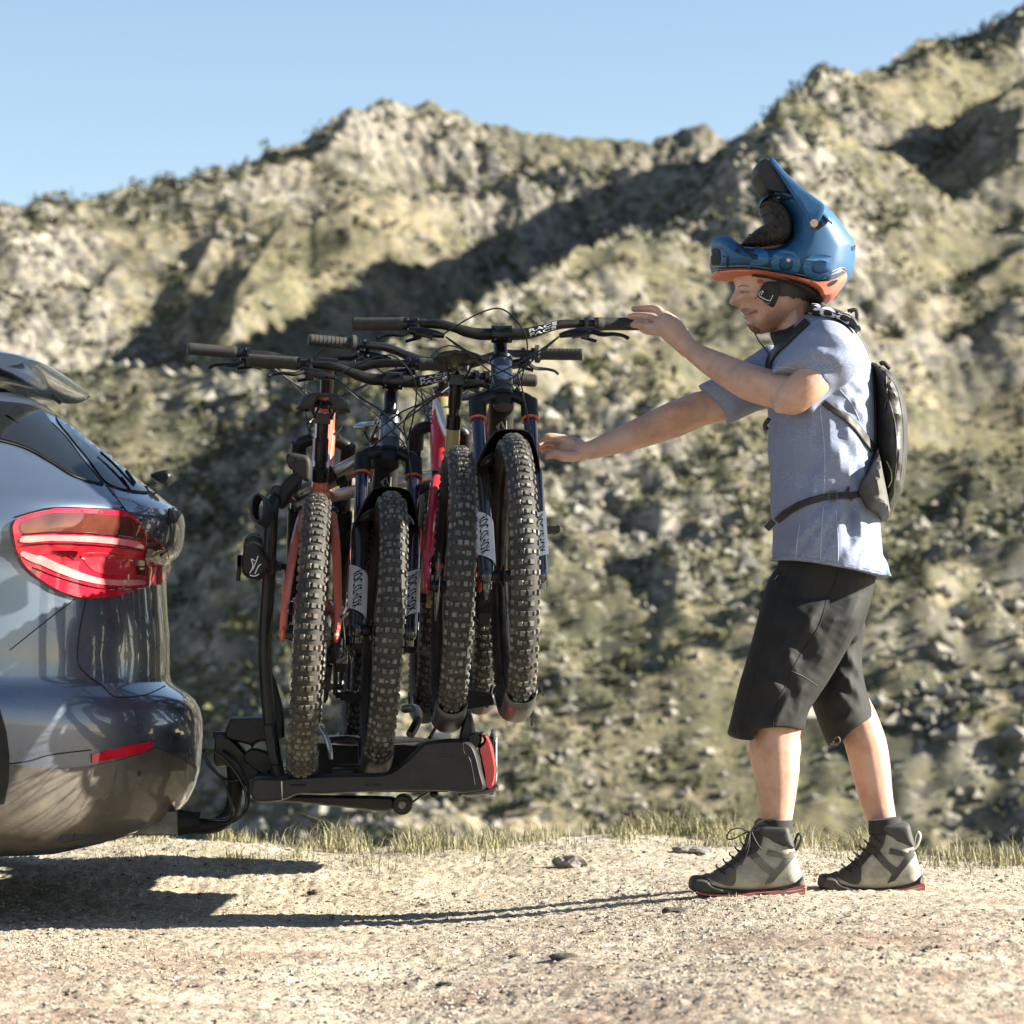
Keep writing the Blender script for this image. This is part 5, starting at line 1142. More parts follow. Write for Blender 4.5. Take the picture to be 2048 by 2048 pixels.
fa_f = limb([(1405,815,8.35),(1350,838,8.34),(1290,862,8.32),(1230,884,8.30),(1186,899,8.29),(1166,901,8.285)], [36,38,33,26,20,18])
hand_f = limb([(1172,900,8.285),(1150,903,8.28),(1128,900,8.28)], [18,21,20])
hand_f2 = limb([(1160,893,8.30),(1140,886,8.33),(1122,880,8.35)], [15,15,13])
finger([(1140,886,8.27),(1118,877,8.265),(1098,874,8.26),(1080,880,8.26)], [10,9.5,8.6,7])            # index over the fork leg
finger([(1134,892,8.31),(1112,886,8.33),(1094,884,8.34),(1078,890,8.33)], [10,9.5,8.6,7])
finger([(1132,898,8.33),(1110,894,8.36),(1094,893,8.37),(1080,897,8.36)], [9.5,9,8,6.6])
finger([(1134,904,8.34),(1114,902,8.37),(1100,902,8.38),(1088,905,8.37)], [8.5,8,7,6])
finger([(1150,912,8.25),(1128,913,8.225),(1108,908,8.215),(1092,912,8.21)], [12,11,9.5,7.5])           # thumb below
leg_n = limb([(1565,1400,8.06),(1552,1452,8.06),(1549,1500,8.06),(1552,1545,8.06),(1553,1600,8.06),(1552,1650,8.06),(1552,1700,8.06)], [50,50,51,47,38,31,32])
leg_f = limb([(1695,1390,8.26),(1715,1440,8.26),(1732,1490,8.26),(1742,1540,8.26),(1752,1595,8.26),(1765,1650,8.26),(1772,1700,8.26)], [36,42,43,41,35,30,30])
calf_n = limb([(1562,1450,8.075),(1567,1500,8.08),(1562,1550,8.075)], [34,36,26]); calf_f = limb([(1735,1450,8.28),(1748,1500,8.28),(1752,1545,8.275)], [24,28,22])
th_n = limb([(1635,1180,8.12),(1598,1300,8.08),(1562,1420,8.06)], [46,48,46]); th_f = limb([(1650,1180,8.24),(1672,1300,8.25),(1694,1400,8.26)], [62,46,38])
ext_n = limb([(1540,768,7.96),(1500,754,8.01),(1460,738,8.07)], [18,22,12]); ext_f = limb([(1385,816,8.32),(1345,828,8.31),(1300,850,8.31)], [18,26,14]); tri = limb([(1470,812,8.33),(1430,826,8.33)], [26,22])
lme, _ = fused('limbs', [torso, ua_n, fa_n, elb, ua_f, fa_f, leg_n, leg_f, calf_n, calf_f, th_n, th_f, ext_n, ext_f, tri], .0055, M_skin, smooth_it=9)
limbs = MB().add([v.co.copy() for v in lme.vertices], [tuple(p.vertices) for p in lme.polygons]); bpy.data.meshes.remove(lme)
body_parts = [head, neck, limbs, palm_n, palm_n2, hand_f, hand_f2]+fing
pme, pbvh = fused('person', body_parts, .0030, M_skin, smooth_it=3)
ML = Vector(((1600-1024)/F*MY, MY, 0))
person = place('person', pme, None, ML); tag(person, 'man in a blue heather tee and black shorts reaching out to the bikes', 'person')
OFF[person.name] = ML
def pk(mb, nm, m, par=person, **k): return mb.build(nm, m, par, **k)
HB_ = dict(bvh=pbvh, Yd=MY)
# face details
pk(patch([(1479,619),(1492,616),(1505,619),(1516,623),(1512,627),(1498,624),(1483,624)], off=.0012, thick=.002, step=3, **HB_), 'moustache', M_stub)
pk(patch([(1486,626),(1494,624),(1505,625),(1512,622),(1508,629),(1498,633),(1489,637),(1487,632)], off=.0012, thick=.002, step=3, **HB_), 'lips', M_lip)
pk(seam([(1487,630),(1497,628),(1508,624),(1514,619)], pbvh, .0011, .001), 'mouth_line', mat('mouth_dark', (.12,.04,.03), .6))
pk(patch([(1495,649),(1503,650),(1513,655),(1520,660),(1517,667),(1510,667),(1502,661),(1496,655)], off=.0014, thick=.003, step=3, **HB_), 'goatee', mat('beard', (.12,.07,.05), .8, 0, (.26,.15,.11), 160, .4, .6, bump=.001, bs=400))
pk(seam([(1476,574),(1483,571),(1492,571),(1499,573)], pbvh, .0013, -.0003), 'eyebrow', mat('brow', (.13,.075,.05), .8))
pk(seam([(1480,583.5),(1487,584.5),(1493,584),(1498,585.5)], pbvh, .0011, .0002), 'eyelid', mat('lash', (.10,.05,.035), .7))
m_ = MB(); c = near_hit(pbvh, 1487, 584.5, -.0004, MY); m_.ball(c, .0024, (1.9,.8,.75), n=8); pk(m_, 'eye', M_hair)
hp_ = [(1552,560),(1600,572),(1632,592),(1640,606)]; low = []
for i in range(22): x = 1634-i*3.6+random.uniform(-1, 1); base = 602-(1634-x)*.16; low.append((x, base+random.uniform(-1.5, 4.5)))
pk(patch(hp_+low+[(1556,578)], off=.004, thick=.008, step=3, smooth=False, **HB_), 'hair', M_hair)
YREF[0] = MY
pk(inflate([(1550,540),(1600,560),(1632,580),(1640,600),(1628,612),(1608,606),(1588,592),(1570,584),(1556,572)], MY, .082, 18, step=4, layers=4), 'hair', M_hair)
# neck gaiter
a = limb([(1560,670,MY),(1580,660,MY),(1604,640,MY),(1618,622,MY)], [10,10,10,10])
YREF[0] = MY
g_ = inflate([(1540,666),(1552,663),(1572,654),(1596,637),(1616,616),(1634,600),(1648,606),(1654,626),(1640,655),(1610,685),(1574,704),(1553,712),(1548,690)], MY, .098, 40, step=4, layers=6, disp=lambda x, y, s: .002*math.sin((x+y)*.16)); pk(g_, 'neck_gaiter', M_gait)
# --- shirt
def folds(lst):
    def f(x, y, s):
        if s > 0: return 0
        t = 0
        for (x0, y0, x1, y1, w, h) in lst:
            dx, dy = x1-x0, y1-y0; L = dx*dx+dy*dy; u = ((x-x0)*dx+(y-y0)*dy)/L; uc = min(1, max(0, u)); px_, py_ = x0+dx*uc, y0+dy*uc
            d = math.hypot(x-px_, y-py_); t += 1.9*h*math.exp(-(d/(w*1.35))**2)*math.sin(math.pi*min(1, max(0, .12+uc*.8)))
        return t
    return f
SF = folds([(1655,830,1632,960,7,.008),(1682,845,1652,990,8,.011),(1706,872,1672,1005,8,.012),(1728,900,1700,1005,7,.010),(1650,905,1585,1070,9,.008),(1560,840,1552,1020,8,.007),(1582,835,1574,1030,8,.008),(1606,840,1596,980,8,.007),
            (1676,1008,1652,1095,7,.011),(1686,1008,1684,1100,6,-.010),(1696,1008,1708,1085,8,.010),(1662,1012,1600,1112,8,.010),(1645,1016,1566,1105,7,.009),(1738,1045,1748,1135,10,.007),
            (1682,795,1738,870,7,.009),(1700,775,1744,815,7,.007),(1630,1000,1650,960,6,.006),(1600,1010,1615,960,6,.006)])
def n1(a, b, sd_): return float(gnoise(np.array([a]), np.array([b]), sd_)[0])
def sdisp(x, y, s): return SF(x, y, s)+.0065*n1((x*.93+y*.36)/17, (y*.93-x*.36)/75, 301)+.0025*n1((x*.8+y*.6)/8, (y*.8-x*.6)/36, 302)
tw = inflate([(1592,640),(1566,668),(1548,700),(1540,730),(1535,790),(1537,850),(1536,900),(1541,960),(1541,1010),(1546,1060),(1545,1095),(1545,1118),(1546,1121),(1600,1127),(1680,1141),(1764,1157),(1766,1150),(1765,1120),(1760,1060),(1757,1000),(1753,930),(1752,860),(1750,800),(1744,745),(1728,695),(1704,660),(1676,638),(1645,622),(1615,625)], MY, lambda x, y: .185+.022*min(1, max(0, (y-980)/120)), 108, step=7, layers=9, disp=sdisp, open_=lambda x, y: y > 1112)
sleeve_n = inflate([(1650,640),(1625,652),(1595,675),(1568,705),(1546,738),(1541,748),(1560,750),(1585,756),(1602,770),(1608,790),(1612,812),(1621,828),(1640,808),(1665,782),(1700,762),(1722,725),(1712,680),(1685,650)], 7.965, .078, 56, step=5, layers=7, open_=lambda x, y: x < 1622 and y > 745 and y < 826 and x < 1541+(y-745)*1.1, disp=folds([(1660,770,1600,740,8,.006),(1680,730,1610,700,9,.006),(1625,800,1650,700,10,-.004),(1690,690,1620,660,10,.004)]))
YREF[0] = 8.33
sleeve_f = inflate([(1540,690),(1500,712),(1450,745),(1402,768),(1398,774),(1420,800),(1442,828),(1456,846),(1480,838),(1515,822),(1550,810),(1580,760),(1570,710)], 8.34, .075, 34, step=5, layers=6, disp=folds([(1440,790,1520,780,8,.005),(1460,830,1530,760,8,.005)]))
YREF[0] = MY
shf = inflate([(1536,705),(1510,715),(1480,735),(1500,770),(1540,800),(1600,780),(1600,700)], 8.24, .10, 35, step=8)
sme, sbvh = fused('shirt', [tw, sleeve_n, sleeve_f, shf], .0036, M_shirt, smooth_it=2)
shirt = place('shirt', sme, person)
SB_ = dict(bvh=sbvh, Yd=7.97)
M_seam = mat('seam_pale', (.55,.60,.72), .8)
for pts in ([(1640,815),(1648,880),(1650,930),(1647,1000)],[(1647,1015),(1643,1070),(1640,1136)],[(1672,1020),(1676,1080),(1676,1138)],[(1600,1050),(1594,1090),(1592,1122)],[(1680,780),(1704,808),(1718,840)]):
    pk(seam(pts, sbvh, .0010, .0003), 'shirt_seam', M_seam, shirt)
pk(seam([(1547,1107),(1600,1113),(1680,1126),(1763,1145)], sbvh, .0007, .0002), 'hem_stitch', mat('seam_dark', (.14,.17,.26), .8), shirt)
pk(seam([(1543,744),(1562,745),(1588,751),(1606,766),(1613,788),(1622,820)], sbvh, .0009, .0003), 'hem_stitch', mat('seam_dark', (.14,.17,.26), .8), shirt)
pk(seam([(1552,736),(1570,735),(1590,737)], sbvh, .0010, .0004), 'sleeve_tab', mat('seam_ochre', (.55,.47,.22), .8), shirt)
# --- shorts
NF0 = folds([(1640,1160,1560,1330,10,.008),(1600,1240,1620,1290,12,.010),(1575,1250,1610,1330,10,-.008),(1545,1270,1585,1370,9,.012),(1512,1345,1560,1395,8,.012),(1560,1400,1530,1450,7,.008),(1600,1370,1560,1400,8,.010),(1640,1300,1610,1330,9,.008),(1700,1200,1660,1300,12,.010),(1680,1230,1640,1330,9,-.008),(1720,1180,1690,1260,10,.008),(1570,1420,1620,1405,8,.008),(1560,1180,1660,1165,9,.008),(1580,1200,1660,1190,9,-.006)])
NF = lambda x, y, s: .55*NF0(x, y, s)+.006*n1((x*.85+y*.5)/22, (y*.85-x*.5)/70, 311)+.002*n1((x*.6-y*.8)/10, (y*.6+x*.8)/40, 312)
near_leg = inflate([(1578,1108),(1560,1122),(1546,1142),(1532,1165),(1516,1215),(1500,1275),(1486,1325),(1472,1372),(1461,1418),(1453,1452),(1450,1466),(1462,1474),(1480,1477),(1497,1476),(1500,1458),(1530,1452),(1565,1453),(1600,1459),(1605,1445),(1612,1420),(1628,1395),(1650,1362),(1672,1325),(1692,1290),(1712,1248),(1730,1210),(1742,1175),(1749,1140),(1700,1120),(1620,1108)], lambda x, y: 8.06+.085*(1-min(1, max(0, (y-1110)/130))), lambda x, y: .102*(.72+.28*min(1, max(0, (y-1100)/120))), 72, step=6, layers=7, disp=NF, open_=lambda x, y: y < 1112 or (y > 1450 and x > 1455 and x < 1601))
hips = inflate([(1574,1100),(1554,1130),(1546,1160),(1530,1210),(1540,1260),(1600,1290),(1700,1290),(1722,1260),(1742,1200),(1752,1140),(1745,1105),(1640,1095)], MY, .160, 75, step=9, layers=7, open_=lambda x, y: y < 1108)
YREF[0] = 8.26
ff = folds([(1690,1310,1735,1380,8,.009),(1670,1340,1720,1400,8,.009),(1650,1370,1700,1420,8,.007),(1655,1450,1700,1430,7,.006)])
far_leg = inflate([(1660,1240),(1640,1300),(1625,1370),(1622,1400),(1634,1438),(1646,1470),(1657,1492),(1668,1492),(1676,1486),(1692,1464),(1716,1446),(1743,1429),(1741,1408),(1731,1375),(1724,1335),(1724,1290),(1726,1240)], 8.26, .098, 50, step=6, layers=6, disp=ff, open_=lambda x, y: y > 1425+(1745-x)*.0 and y > 1492-(x-1660)*.78-4)
YREF[0] = MY
shme, shbvh = fused('shorts', [near_leg, hips, far_leg], .0042, M_shorts, smooth_it=2); shorts = place('shorts', shme, person)
M_sdk = mat('shorts_seam', (.006,.006,.006), .8)
pk(seam([(1582,1122),(1560,1180),(1540,1250),(1515,1330),(1495,1400),(1478,1472)], shbvh, .0013, -.0004), 'seam', M_sdk, shorts)
pk(seam([(1676,1140),(1668,1170),(1655,1196),(1642,1240),(1625,1275),(1600,1310),(1582,1345),(1572,1370),(1556,1400),(1548,1435),(1546,1452)], shbvh, .0016, -.0002), 'seam', M_sdk, shorts)
pk(seam([(1582,1342),(1605,1352),(1636,1372)], shbvh, .0010, .0002), 'seam', mat('shorts_stitch', (.06,.06,.057), .7), shorts)
for y in (1137, 1142, 1147, 1152): m_ = MB(); c = near_hit(shbvh, 1544-(y-1137)*.2, y, .0006, 8.06); m_.ball(c, .0014, n=6); pk(m_, 'printed_dot', M_white, shorts)
m_ = MB(); m_.tube([P(1668,1478,8.17), P(1676,1474,8.16), P(1680,1482,8.16), P(1672,1488,8.16), P(1664,1482,8.17)], .0022, 6, k=3); m_.tube([P(1660,1489,8.17), P(1676,1490,8.17)], .003, 6); pk(m_, 'hem_toggle', M_packg, shorts)
# --- boots
M_bt = mat('boot_suede', (.42,.385,.31), .85, 0, (.28,.255,.20), 22, .4, .6, bump=.0006, bs=300)
M_btg = mat('boot_grey', (.085,.078,.063), .8, 0, (.12,.11,.09), 25, .4, .6, bump=.0005, bs=300)
M_btd = mat('boot_dark', (.028,.026,.022), .75, 0, (.045,.042,.034), 20, .4, .6, bump=.0005, bs=240)
M_sole = mat('sole_pink', (.62,.20,.17), .6, 0, (.48,.17,.14), 22, .4, .6)
M_soled = mat('sole_black', (.03,.028,.025), .8, 0, (.06,.055,.05), 40)
M_collar = mat('boot_collar', (.035,.034,.033), .7, 0, (.05,.05,.048), 12)
M_lace = mat('lace_black', (.012,.012,.013), .7)
def boot(dx, dy, Y, light):  # rear boot takes darker toe and side bands, its shade put into the colour
    YREF[0] = Y; kx = 1 if dx == 0 else .91; T = lambda L: [(1608-(1608-x)*kx+dx, y+dy) for x, y in L]; fx = lambda x: 1608-(1608-x)*kx
    up_ = inflate(T([(1384,1775),(1383,1762),(1390,1755),(1405,1751),(1425,1745),(1445,1733),(1462,1720),(1476,1706),(1486,1694),(1492,1676),(1503,1660),(1512,1652),(1560,1652),(1582,1680),(1590,1706),(1600,1738),(1605,1764),(1604,1782),(1500,1786),(1400,1784)]), Y, lambda x, y: .036+.012*min(1, max(0, (y-dy-1660)/90)), 26, step=4, layers=6)
    bt = pk(up_, 'boot', M_bt if light else M_bt, label='front boot' if dx == 0 else 'rear boot'); bv = bvh_of(up_); K = dict(bvh=bv, Yd=Y-.05)
    # rand with toe cap, sole
    rd = inflate(T([(1379,1778),(1378,1762),(1384,1753),(1398,1751),(1416,1755),(1430,1766),(1470,1775),(1530,1774),(1570,1765),(1603,1752),(1607,1766),(1606,1776),(1570,1783),(1520,1786),(1440,1790),(1400,1788)]), Y, .052, 10, step=4, layers=4); pk(rd, 'rand', M_btd, bt)
    so_ = inflate(T([(1382,1774),(1400,1781),(1440,1785),(1500,1781),(1560,1775),(1607,1764),(1611,1785),(1609,1793),(1570,1795),(1545,1793),(1525,1789),(1480,1795),(1430,1794),(1395,1788)]), Y, .050, 4, step=3.5, layers=3); pk(so_, 'sole', M_sole, bt)
    tr = inflate(T([(1392,1787),(1430,1794),(1480,1795),(1520,1791),(1524,1796),(1480,1798),(1420,1797),(1398,1792)]), Y, .048, 3, step=3.5, layers=2); pk(tr, 'tread', M_soled, bt)
    tr = inflate(T([(1560,1792),(1608,1792),(1607,1797),(1562,1797)]), Y, .046, 2, step=3, layers=2); pk(tr, 'tread', M_soled, bt)
    for pts in ([(1560,1786),(1585,1783),(1606,1779)],[(1566,1790),(1590,1788),(1608,1786)]): pk(seam(T(pts), bvh_of(so_), .0014, 0, Y-.05), 'sole_groove', mat('sole_light', (.68,.50,.42), .7), bt)
    pk(patch(T([(1390,1757),(1412,1750),(1440,1738),(1466,1722),(1472,1740),(1468,1770),(1440,1768),(1416,1757)]), off=.0025, thick=.003, step=4, **K), 'toe_panel', M_btg if light else M_btd, bt)
    pk(patch(T([(1486,1694),(1500,1690),(1530,1726),(1550,1740),(1556,1735),(1580,1706),(1592,1702),(1592,1712),(1566,1742),(1546,1765),(1530,1770),(1540,1752),(1520,1735),(1496,1712),(1470,1740),(1462,1734),(1480,1712)]), off=.0025, thick=.003, step=4, smooth=False, **K), 'side_band', M_btg if light else M_btd, bt)
    pk(patch(T([(1536,1700),(1560,1706),(1584,1712),(1584,1719),(1560,1716),(1534,1712)]), off=.003, thick=.003, step=4, smooth=False, **K), 'side_band', M_btg if light else M_btd, bt)
    pk(patch(T([(1476,1700),(1490,1676),(1504,1658),(1526,1662),(1522,1690),(1512,1706),(1494,1714),(1450,1740),(1436,1738),(1462,1720)]), off=.003, thick=.004, step=4, **K), 'tongue', M_btd, bt)
    cl = inflate(T([(1512,1648),(1540,1645),(1574,1650),(1582,1668),(1588,1690),(1586,1700),(1570,1697),(1545,1690),(1535,1682),(1512,1668)]), Y, .047, 12, step=4, layers=5); co_ = pk(cl, 'collar', M_collar, bt)
    so2 = limb([(1552+dx,1632+dy,Y),(1553+dx,1656+dy,Y)], [33,34]); so2 = MB().tube([P(1551 if dx == 0 else 1769,1641+dy,Y), P(1552 if dx == 0 else 1772,1668+dy,Y)], [.0430,.046], 24); pk(so2, 'sock', mat('sock_black', (.02,.02,.02), .9, 0, (.03,.03,.03), 80), bt)
    m_ = MB(); m_.tube([P(fx(1588)+dx,1698+dy,Y), P(1592+dx,1678+dy,Y), P(1598+dx,1668+dy,Y), P(1603+dx,1676+dy,Y), P(1598+dx,1692+dy,Y), P(1591+dx,1702+dy,Y)], .0026, 8, k=4, flat=1.6); pk(m_, 'pull_loop', M_lace if light else mat('loop_pale', (.5,.48,.42), .7), bt)
    for i in range(6):
        t = i/5; x0, y0 = 1440+62*t**.9, 1742-62*t; q0 = near_hit(bv, fx(x0)+dx, y0+dy, .004, Y-.05); m_ = MB(); m_.cyl(q0-Vector((0,.004,0)), q0+Vector((0,.003,0)), .0042, 8); pk(m_, 'eyelet', M_anod, bt)
        m_ = MB(); q1 = near_hit(bv, fx(x0)+13+dx, y0+9+dy, .005, Y-.05); q2 = q0+Vector((-.006, .03, .006)); m_.tube([q1, q0, q2, q2+Vector((.004,.05,0))], .0022, 6, k=3); pk(m_, 'lace', M_lace, bt)
    if dx == 0:
        for pts in ([(1500,1664,-.06),(1478,1656,-.07),(1460,1662,-.075),(1454,1676,-.07),(1466,1678,-.07),(1490,1666,-.06),(1502,1664,-.055)],[(1502,1664,-.06),(1512,1648,-.06),(1530,1640,-.05),(1550,1640,-.05),(1552,1644,-.05),(1530,1652,-.05),(1508,1662,-.055)],[(1500,1664,-.06),(1496,1684,-.07),(1490,1700,-.065)],[(1503,1664,-.06),(1512,1684,-.06),(1524,1700,-.055)],[(1500,1664,-.06),(1496,1700,-.065),(1482,1730,-.058)]):
            m_ = MB(); m_.tube([P(x, y, Y+d) for x, y, d in pts], .0021, 6, k=4); pk(m_, 'lace', M_lace, bt)
        pk(seam([(1553,1692),(1560,1694),(1562,1698),(1566,1700),(1570,1694)], bvh_of(cl), .0012, .002, Y-.05), 'boot_mark', M_lace, bt)
        pk(inflate([(1509,1650),(1512,1640),(1522,1636),(1540,1643),(1552,1650),(1530,1662)], Y, .036, 8, step=4, layers=3), 'tongue_top', M_btg, bt)
    return bt
boot(0, -1, 8.06, True)
def sh(x): return x
boot(238, -4, 8.20, False)
YREF[0] = MY

# ================================================================== the helmet, worn high on the head
HL = P(1570, 540, MY); helmet = thing('full_face_helmet', 'matt blue full face helmet with coral lower edge worn by the man', 'helmet', HL)
def hk(mb, nm, m, par=helmet, **k): return mb.build(nm, m, par, **k)
HW = .128
shell_poly = [(1423,505),(1422,490),(1426,480),(1436,474),(1447,471),(1458,474),(1474,486),(1484,493),(1500,496),(1530,497),(1556,492),(1572,478),(1576,455),(1568,430),(1550,410),(1530,404),(1518,410),(1519,402),(1530,396),(1556,392),(1575,392),(1590,378),(1604,384),(1640,405),(1672,435),(1695,465),(1710,488),(1711,496),(1709,520),(1704,545),(1694,566),(1684,580),(1672,592),(1660,602),(1640,604),(1628,590),(1600,574),(1560,564),(1520,558),(1480,556),(1440,556),(1426,553),(1422,540),(1420,530)]
def hw_(x, y):
    w = HW
    if x < 1520: w = HW*(.42+.58*math.sqrt(max(0, 1-((1520-x)/104)**2)))
    if x > 1600: w *= math.sqrt(max(.30, 1-((x-1600)/125)**2))
    return w
sh_m = inflate(shell_poly, MY, hw_, 46, step=4, layers=9); hb = bvh_of(sh_m)
so_ = hk(sh_m, 'shell', M_hblue); HK = dict(bvh=hb, Yd=8.03)
# lining seen through the eye opening
lin = inflate([(1480,500),(1486,484),(1510,462),(1530,448),(1524,425),(1521,412),(1535,404),(1556,410),(1575,430),(1582,455),(1578,480),(1560,496),(1520,500)], MY, .112, 16, step=4, layers=6, disp=lambda x, y, s: .004*math.sin(x*.45)*math.sin(y*.3)); li = hk(lin, 'lining', M_hpad)
lb = bvh_of(lin)
for i, pts in enumerate(([(1520,415),(1535,405),(1552,412),(1568,430),(1574,452),(1568,474),(1552,486),(1520,492)],[(1526,430),(1540,425),(1552,436),(1556,455)],[(1500,470),(1512,480),(1516,490)],[(1514,466),(1524,478),(1526,490)],[(1530,458),(1536,474),(1536,490)],[(1490,476),(1478,482),(1488,500),(1505,512),(1516,524)])):
    hk(seam(pts, lb if i < 5 else hb, .0032, .001, 8.02), 'padding_edge', M_hpad, li)
m_ = MB()
for i in range(14): q = near_hit(lb, 1486+i*1.8, 488-random.random()*10, .002, 8.03); m_.tube([q, q+Vector((random.uniform(-.012,.004), -.003, random.uniform(.004,.012)))], .0008, 4)
hk(m_, 'loose_thread', M_hpad, li, kind='stuff')
hk(patch([(1472,487),(1500,499),(1540,499),(1562,494),(1578,476),(1580,450),(1588,466),(1582,488),(1560,499),(1500,501),(1480,497)], off=.0012, thick=.002, step=5, **HK), 'dark_panel', M_hdark, so_)
# chin bar vents
hk(patch([(1424,500),(1438,498),(1441,512),(1440,528),(1434,530),(1424,528)], off=.0016, thick=.003, step=3, **HK), 'chin_vent', M_hpad, so_)
hk(patch([(1454,512),(1458,512),(1457,532),(1453,532)], off=.0016, thick=.003, step=3, smooth=False, **HK), 'chin_vent', M_hpad, so_)
hk(seam([(1424,494),(1440,496),(1452,506),(1458,516)], hb, .0016, 0), 'chin_ridge', M_hblue, so_)
# coral lower band and pinstripes
cor = inflate([(1424,546),(1440,545),(1480,544),(1520,547),(1560,553),(1600,562),(1630,567),(1650,563),(1668,554),(1684,548),(1692,556),(1688,570),(1678,584),(1668,596),(1656,605),(1640,609),(1632,602),(1626,590),(1600,577),(1560,566),(1520,560),(1470,558),(1438,559),(1427,556)], MY, lambda x, y: hw_(x, y)*.93+.002, 9, step=4, layers=4); co_ = hk(cor, 'lower_rim', M_hcor)
hk(patch([(1656,568),(1664,562),(1676,560),(1668,569),(1658,573)], bvh=bvh_of(cor), Yd=8.05, off=.001, thick=.002, step=2.5), 'rim_vent', M_hpad, co_)
for k_, (d, m) in enumerate(((0, M_hdark), (-4.5, M_hdark), (-2.2, mat('pin_sand', (.50,.36,.20), .5)), (-8, mat('pin_sand', (.50,.36,.20), .5)))):
    pts = [(1426,542+d),(1460,540+d),(1500,540+d),(1540,545+d),(1580,552+d),(1610,559+d),(1632,562+d),(1650,558+d),(1668,549+d),(1684,543+d),(1692,548+d)]
    hk(seam(pts, hb, .0011, .0006), 'pinstripe', m, so_)
# big tone on tone letters
for ch, cx, w, h in (('P', 1510, 54, 50), ('O', 1572, 60, 50), ('C', 1634, 56, 50)):
    hk(text_px(ch, cx, 523 if ch == 'P' else (527 if ch == 'O' else 533), w, h, 4, hb, .0045, 8.03, .055), 'letter', M_hlet, so_, smooth=False)
m_ = MB(); c = near_hit(hb, 1577, 520, 0, 8.02); m_.cyl(c+Vector((0,.004,0)), c-Vector((0,.004,0)), .0052, 14); hk(m_, 'rivet', M_copper, so_)
hk(patch([(1632,455),(1637,440),(1643,444),(1644,452),(1636,460)], off=.0014, thick=.003, step=2.5, smooth=False, **HK), 'side_vent', M_hpad, so_)
hk(patch([(1702,494),(1710,490),(1709,500),(1704,502)], off=.0014, thick=.003, step=2.5, smooth=False, **HK), 'rear_vent', M_hpad, so_)
# visor: a curved peak reaching forward and up, dark underneath
def visor():
    prof_ = [(1502,350),(1512,330),(1530,322),(1552,345),(1580,378),(1604,400),(1620,420)]   # upper side edge
    V = []; Fs = []; A = [(1535,323),(1560,350),(1590,378),(1622,402),(1650,424)]; NI, NJ = 16, 15
    up_ = catmull([(a, b, 0) for a, b in A], 5); up_ = [up_[int(i*(len(up_)-1)/(NI-1))] for i in range(NI)]
    for i in range(NI):
        t = i/(NI-1); hwid = .095+.034*t
        if t < .12: hwid *= .78+.22*t/.12
        for j in range(NJ):
            b = -1+2*j/(NJ-1); drop = (abs(b)**2.3)*(4+34*t**1.1); back = abs(b)**2*(-4*(1-t)+4*t)
            V.append(P(up_[i].x+back, up_[i].y+drop, MY)+Vector((0, b*hwid, 0)))
    for i in range(NI-1):
        for j in range(NJ-1): Fs.append((i*NJ+j, i*NJ+j+1, (i+1)*NJ+j+1, (i+1)*NJ+j))
    return MB().add(V, Fs)
vm = visor(); vo = hk(vm, 'visor', [M_hblue, M_hdark]); q = vo.modifiers.new('s', 'SOLIDIFY'); q.thickness = .004; q.offset = 0
# visor side arms down to the pivot, and the under tray
for s in (-1, 1):
    yy = MY+s*.126
    YREF[0] = MY
    a = inflate([(1534,326),(1545,332),(1566,358),(1592,384),(1622,408),(1640,424),(1638,440),(1630,456),(1622,468),(1610,472),(1604,462),(1602,448),(1590,426),(1572,396),(1552,362),(1536,338)], lambda x, y, s=s: MY+s*(.088+.036*min(1, max(0, (y-330)/110))), .0045, 4, step=5, layers=2); hk(a, 'visor_arm', M_hblue, vo)
    m_ = MB(); c = P(1618, 461, MY)+Vector((0, s*.131, 0)); m_.cyl(c-Vector((0,.006,0)), c+Vector((0,.006,0)), .0105, 18); m_.cyl(c-Vector((0,.0075,0)), c+Vector((0,.0075,0)), .005, 6); hk(m_, 'visor_bolt', M_copper, vo)
a = inflate([(1504,356),(1508,336),(1520,325),(1534,323),(1550,345),(1570,375),(1580,400),(1560,402),(1536,398),(1524,392),(1512,372)], MY, .088, 8, step=5, layers=4); hk(a, 'visor_underside', mat('visor_black', (.012,.014,.018), .6), vo)
a = inflate([(1519,412),(1521,402),(1530,396),(1556,391),(1578,396),(1588,412),(1570,414),(1545,406),(1530,406)], MY, .113, 8, step=4, layers=4); bo_ = hk(a, 'brow_rim', M_hdark)
hk(text_px('POC', 1549, 399.5, 24, 10, -12, bvh_of(a), .0012, 8.05, .05), 'brow_letters', M_white, bo_, smooth=False)
# chin strap pad with buckle hanging by the cheek
a = inflate([(1528,566),(1545,562),(1556,566),(1560,578),(1556,596),(1547,614),(1538,611),(1524,600),(1514,592),(1520,580)], 8.066, .012, 5, step=3, layers=3); pd_ = hk(a, 'strap_pad', M_hpad); pb2 = bvh_of(a)
hk(seam([(1522,590),(1526,582),(1518,588),(1520,592),(1536,601),(1541,600),(1546,590)], pb2, .0013, .001, 8.05), 'buckle', M_alu, pd_)
hk(seam([(1516,595),(1530,604),(1540,607)], pb2, .0012, .001, 8.05), 'buckle', M_sil, pd_)
m_ = MB(); q = near_hit(pbvh, 1520, 563, .006, 8.07); m_.box(q, (.014,.008,.008)); hk(m_, 'red_tab', M_red, pd_, bevel=.001)
hk(inflate([(1496,556),(1530,558),(1600,574),(1632,596),(1640,612),(1628,608),(1596,588),(1560,574),(1530,566),(1500,562)], MY, .100, 5, step=4, layers=3), 'lower_padding', M_hpad)
m_ = MB(); m_.tube([P(1509,665,8.11), P(1518,682,8.10), P(1530,697,8.09), P(1541,712,8.06)], .0017, 6, k=5); hk(m_, 'chin_cord', M_lace)

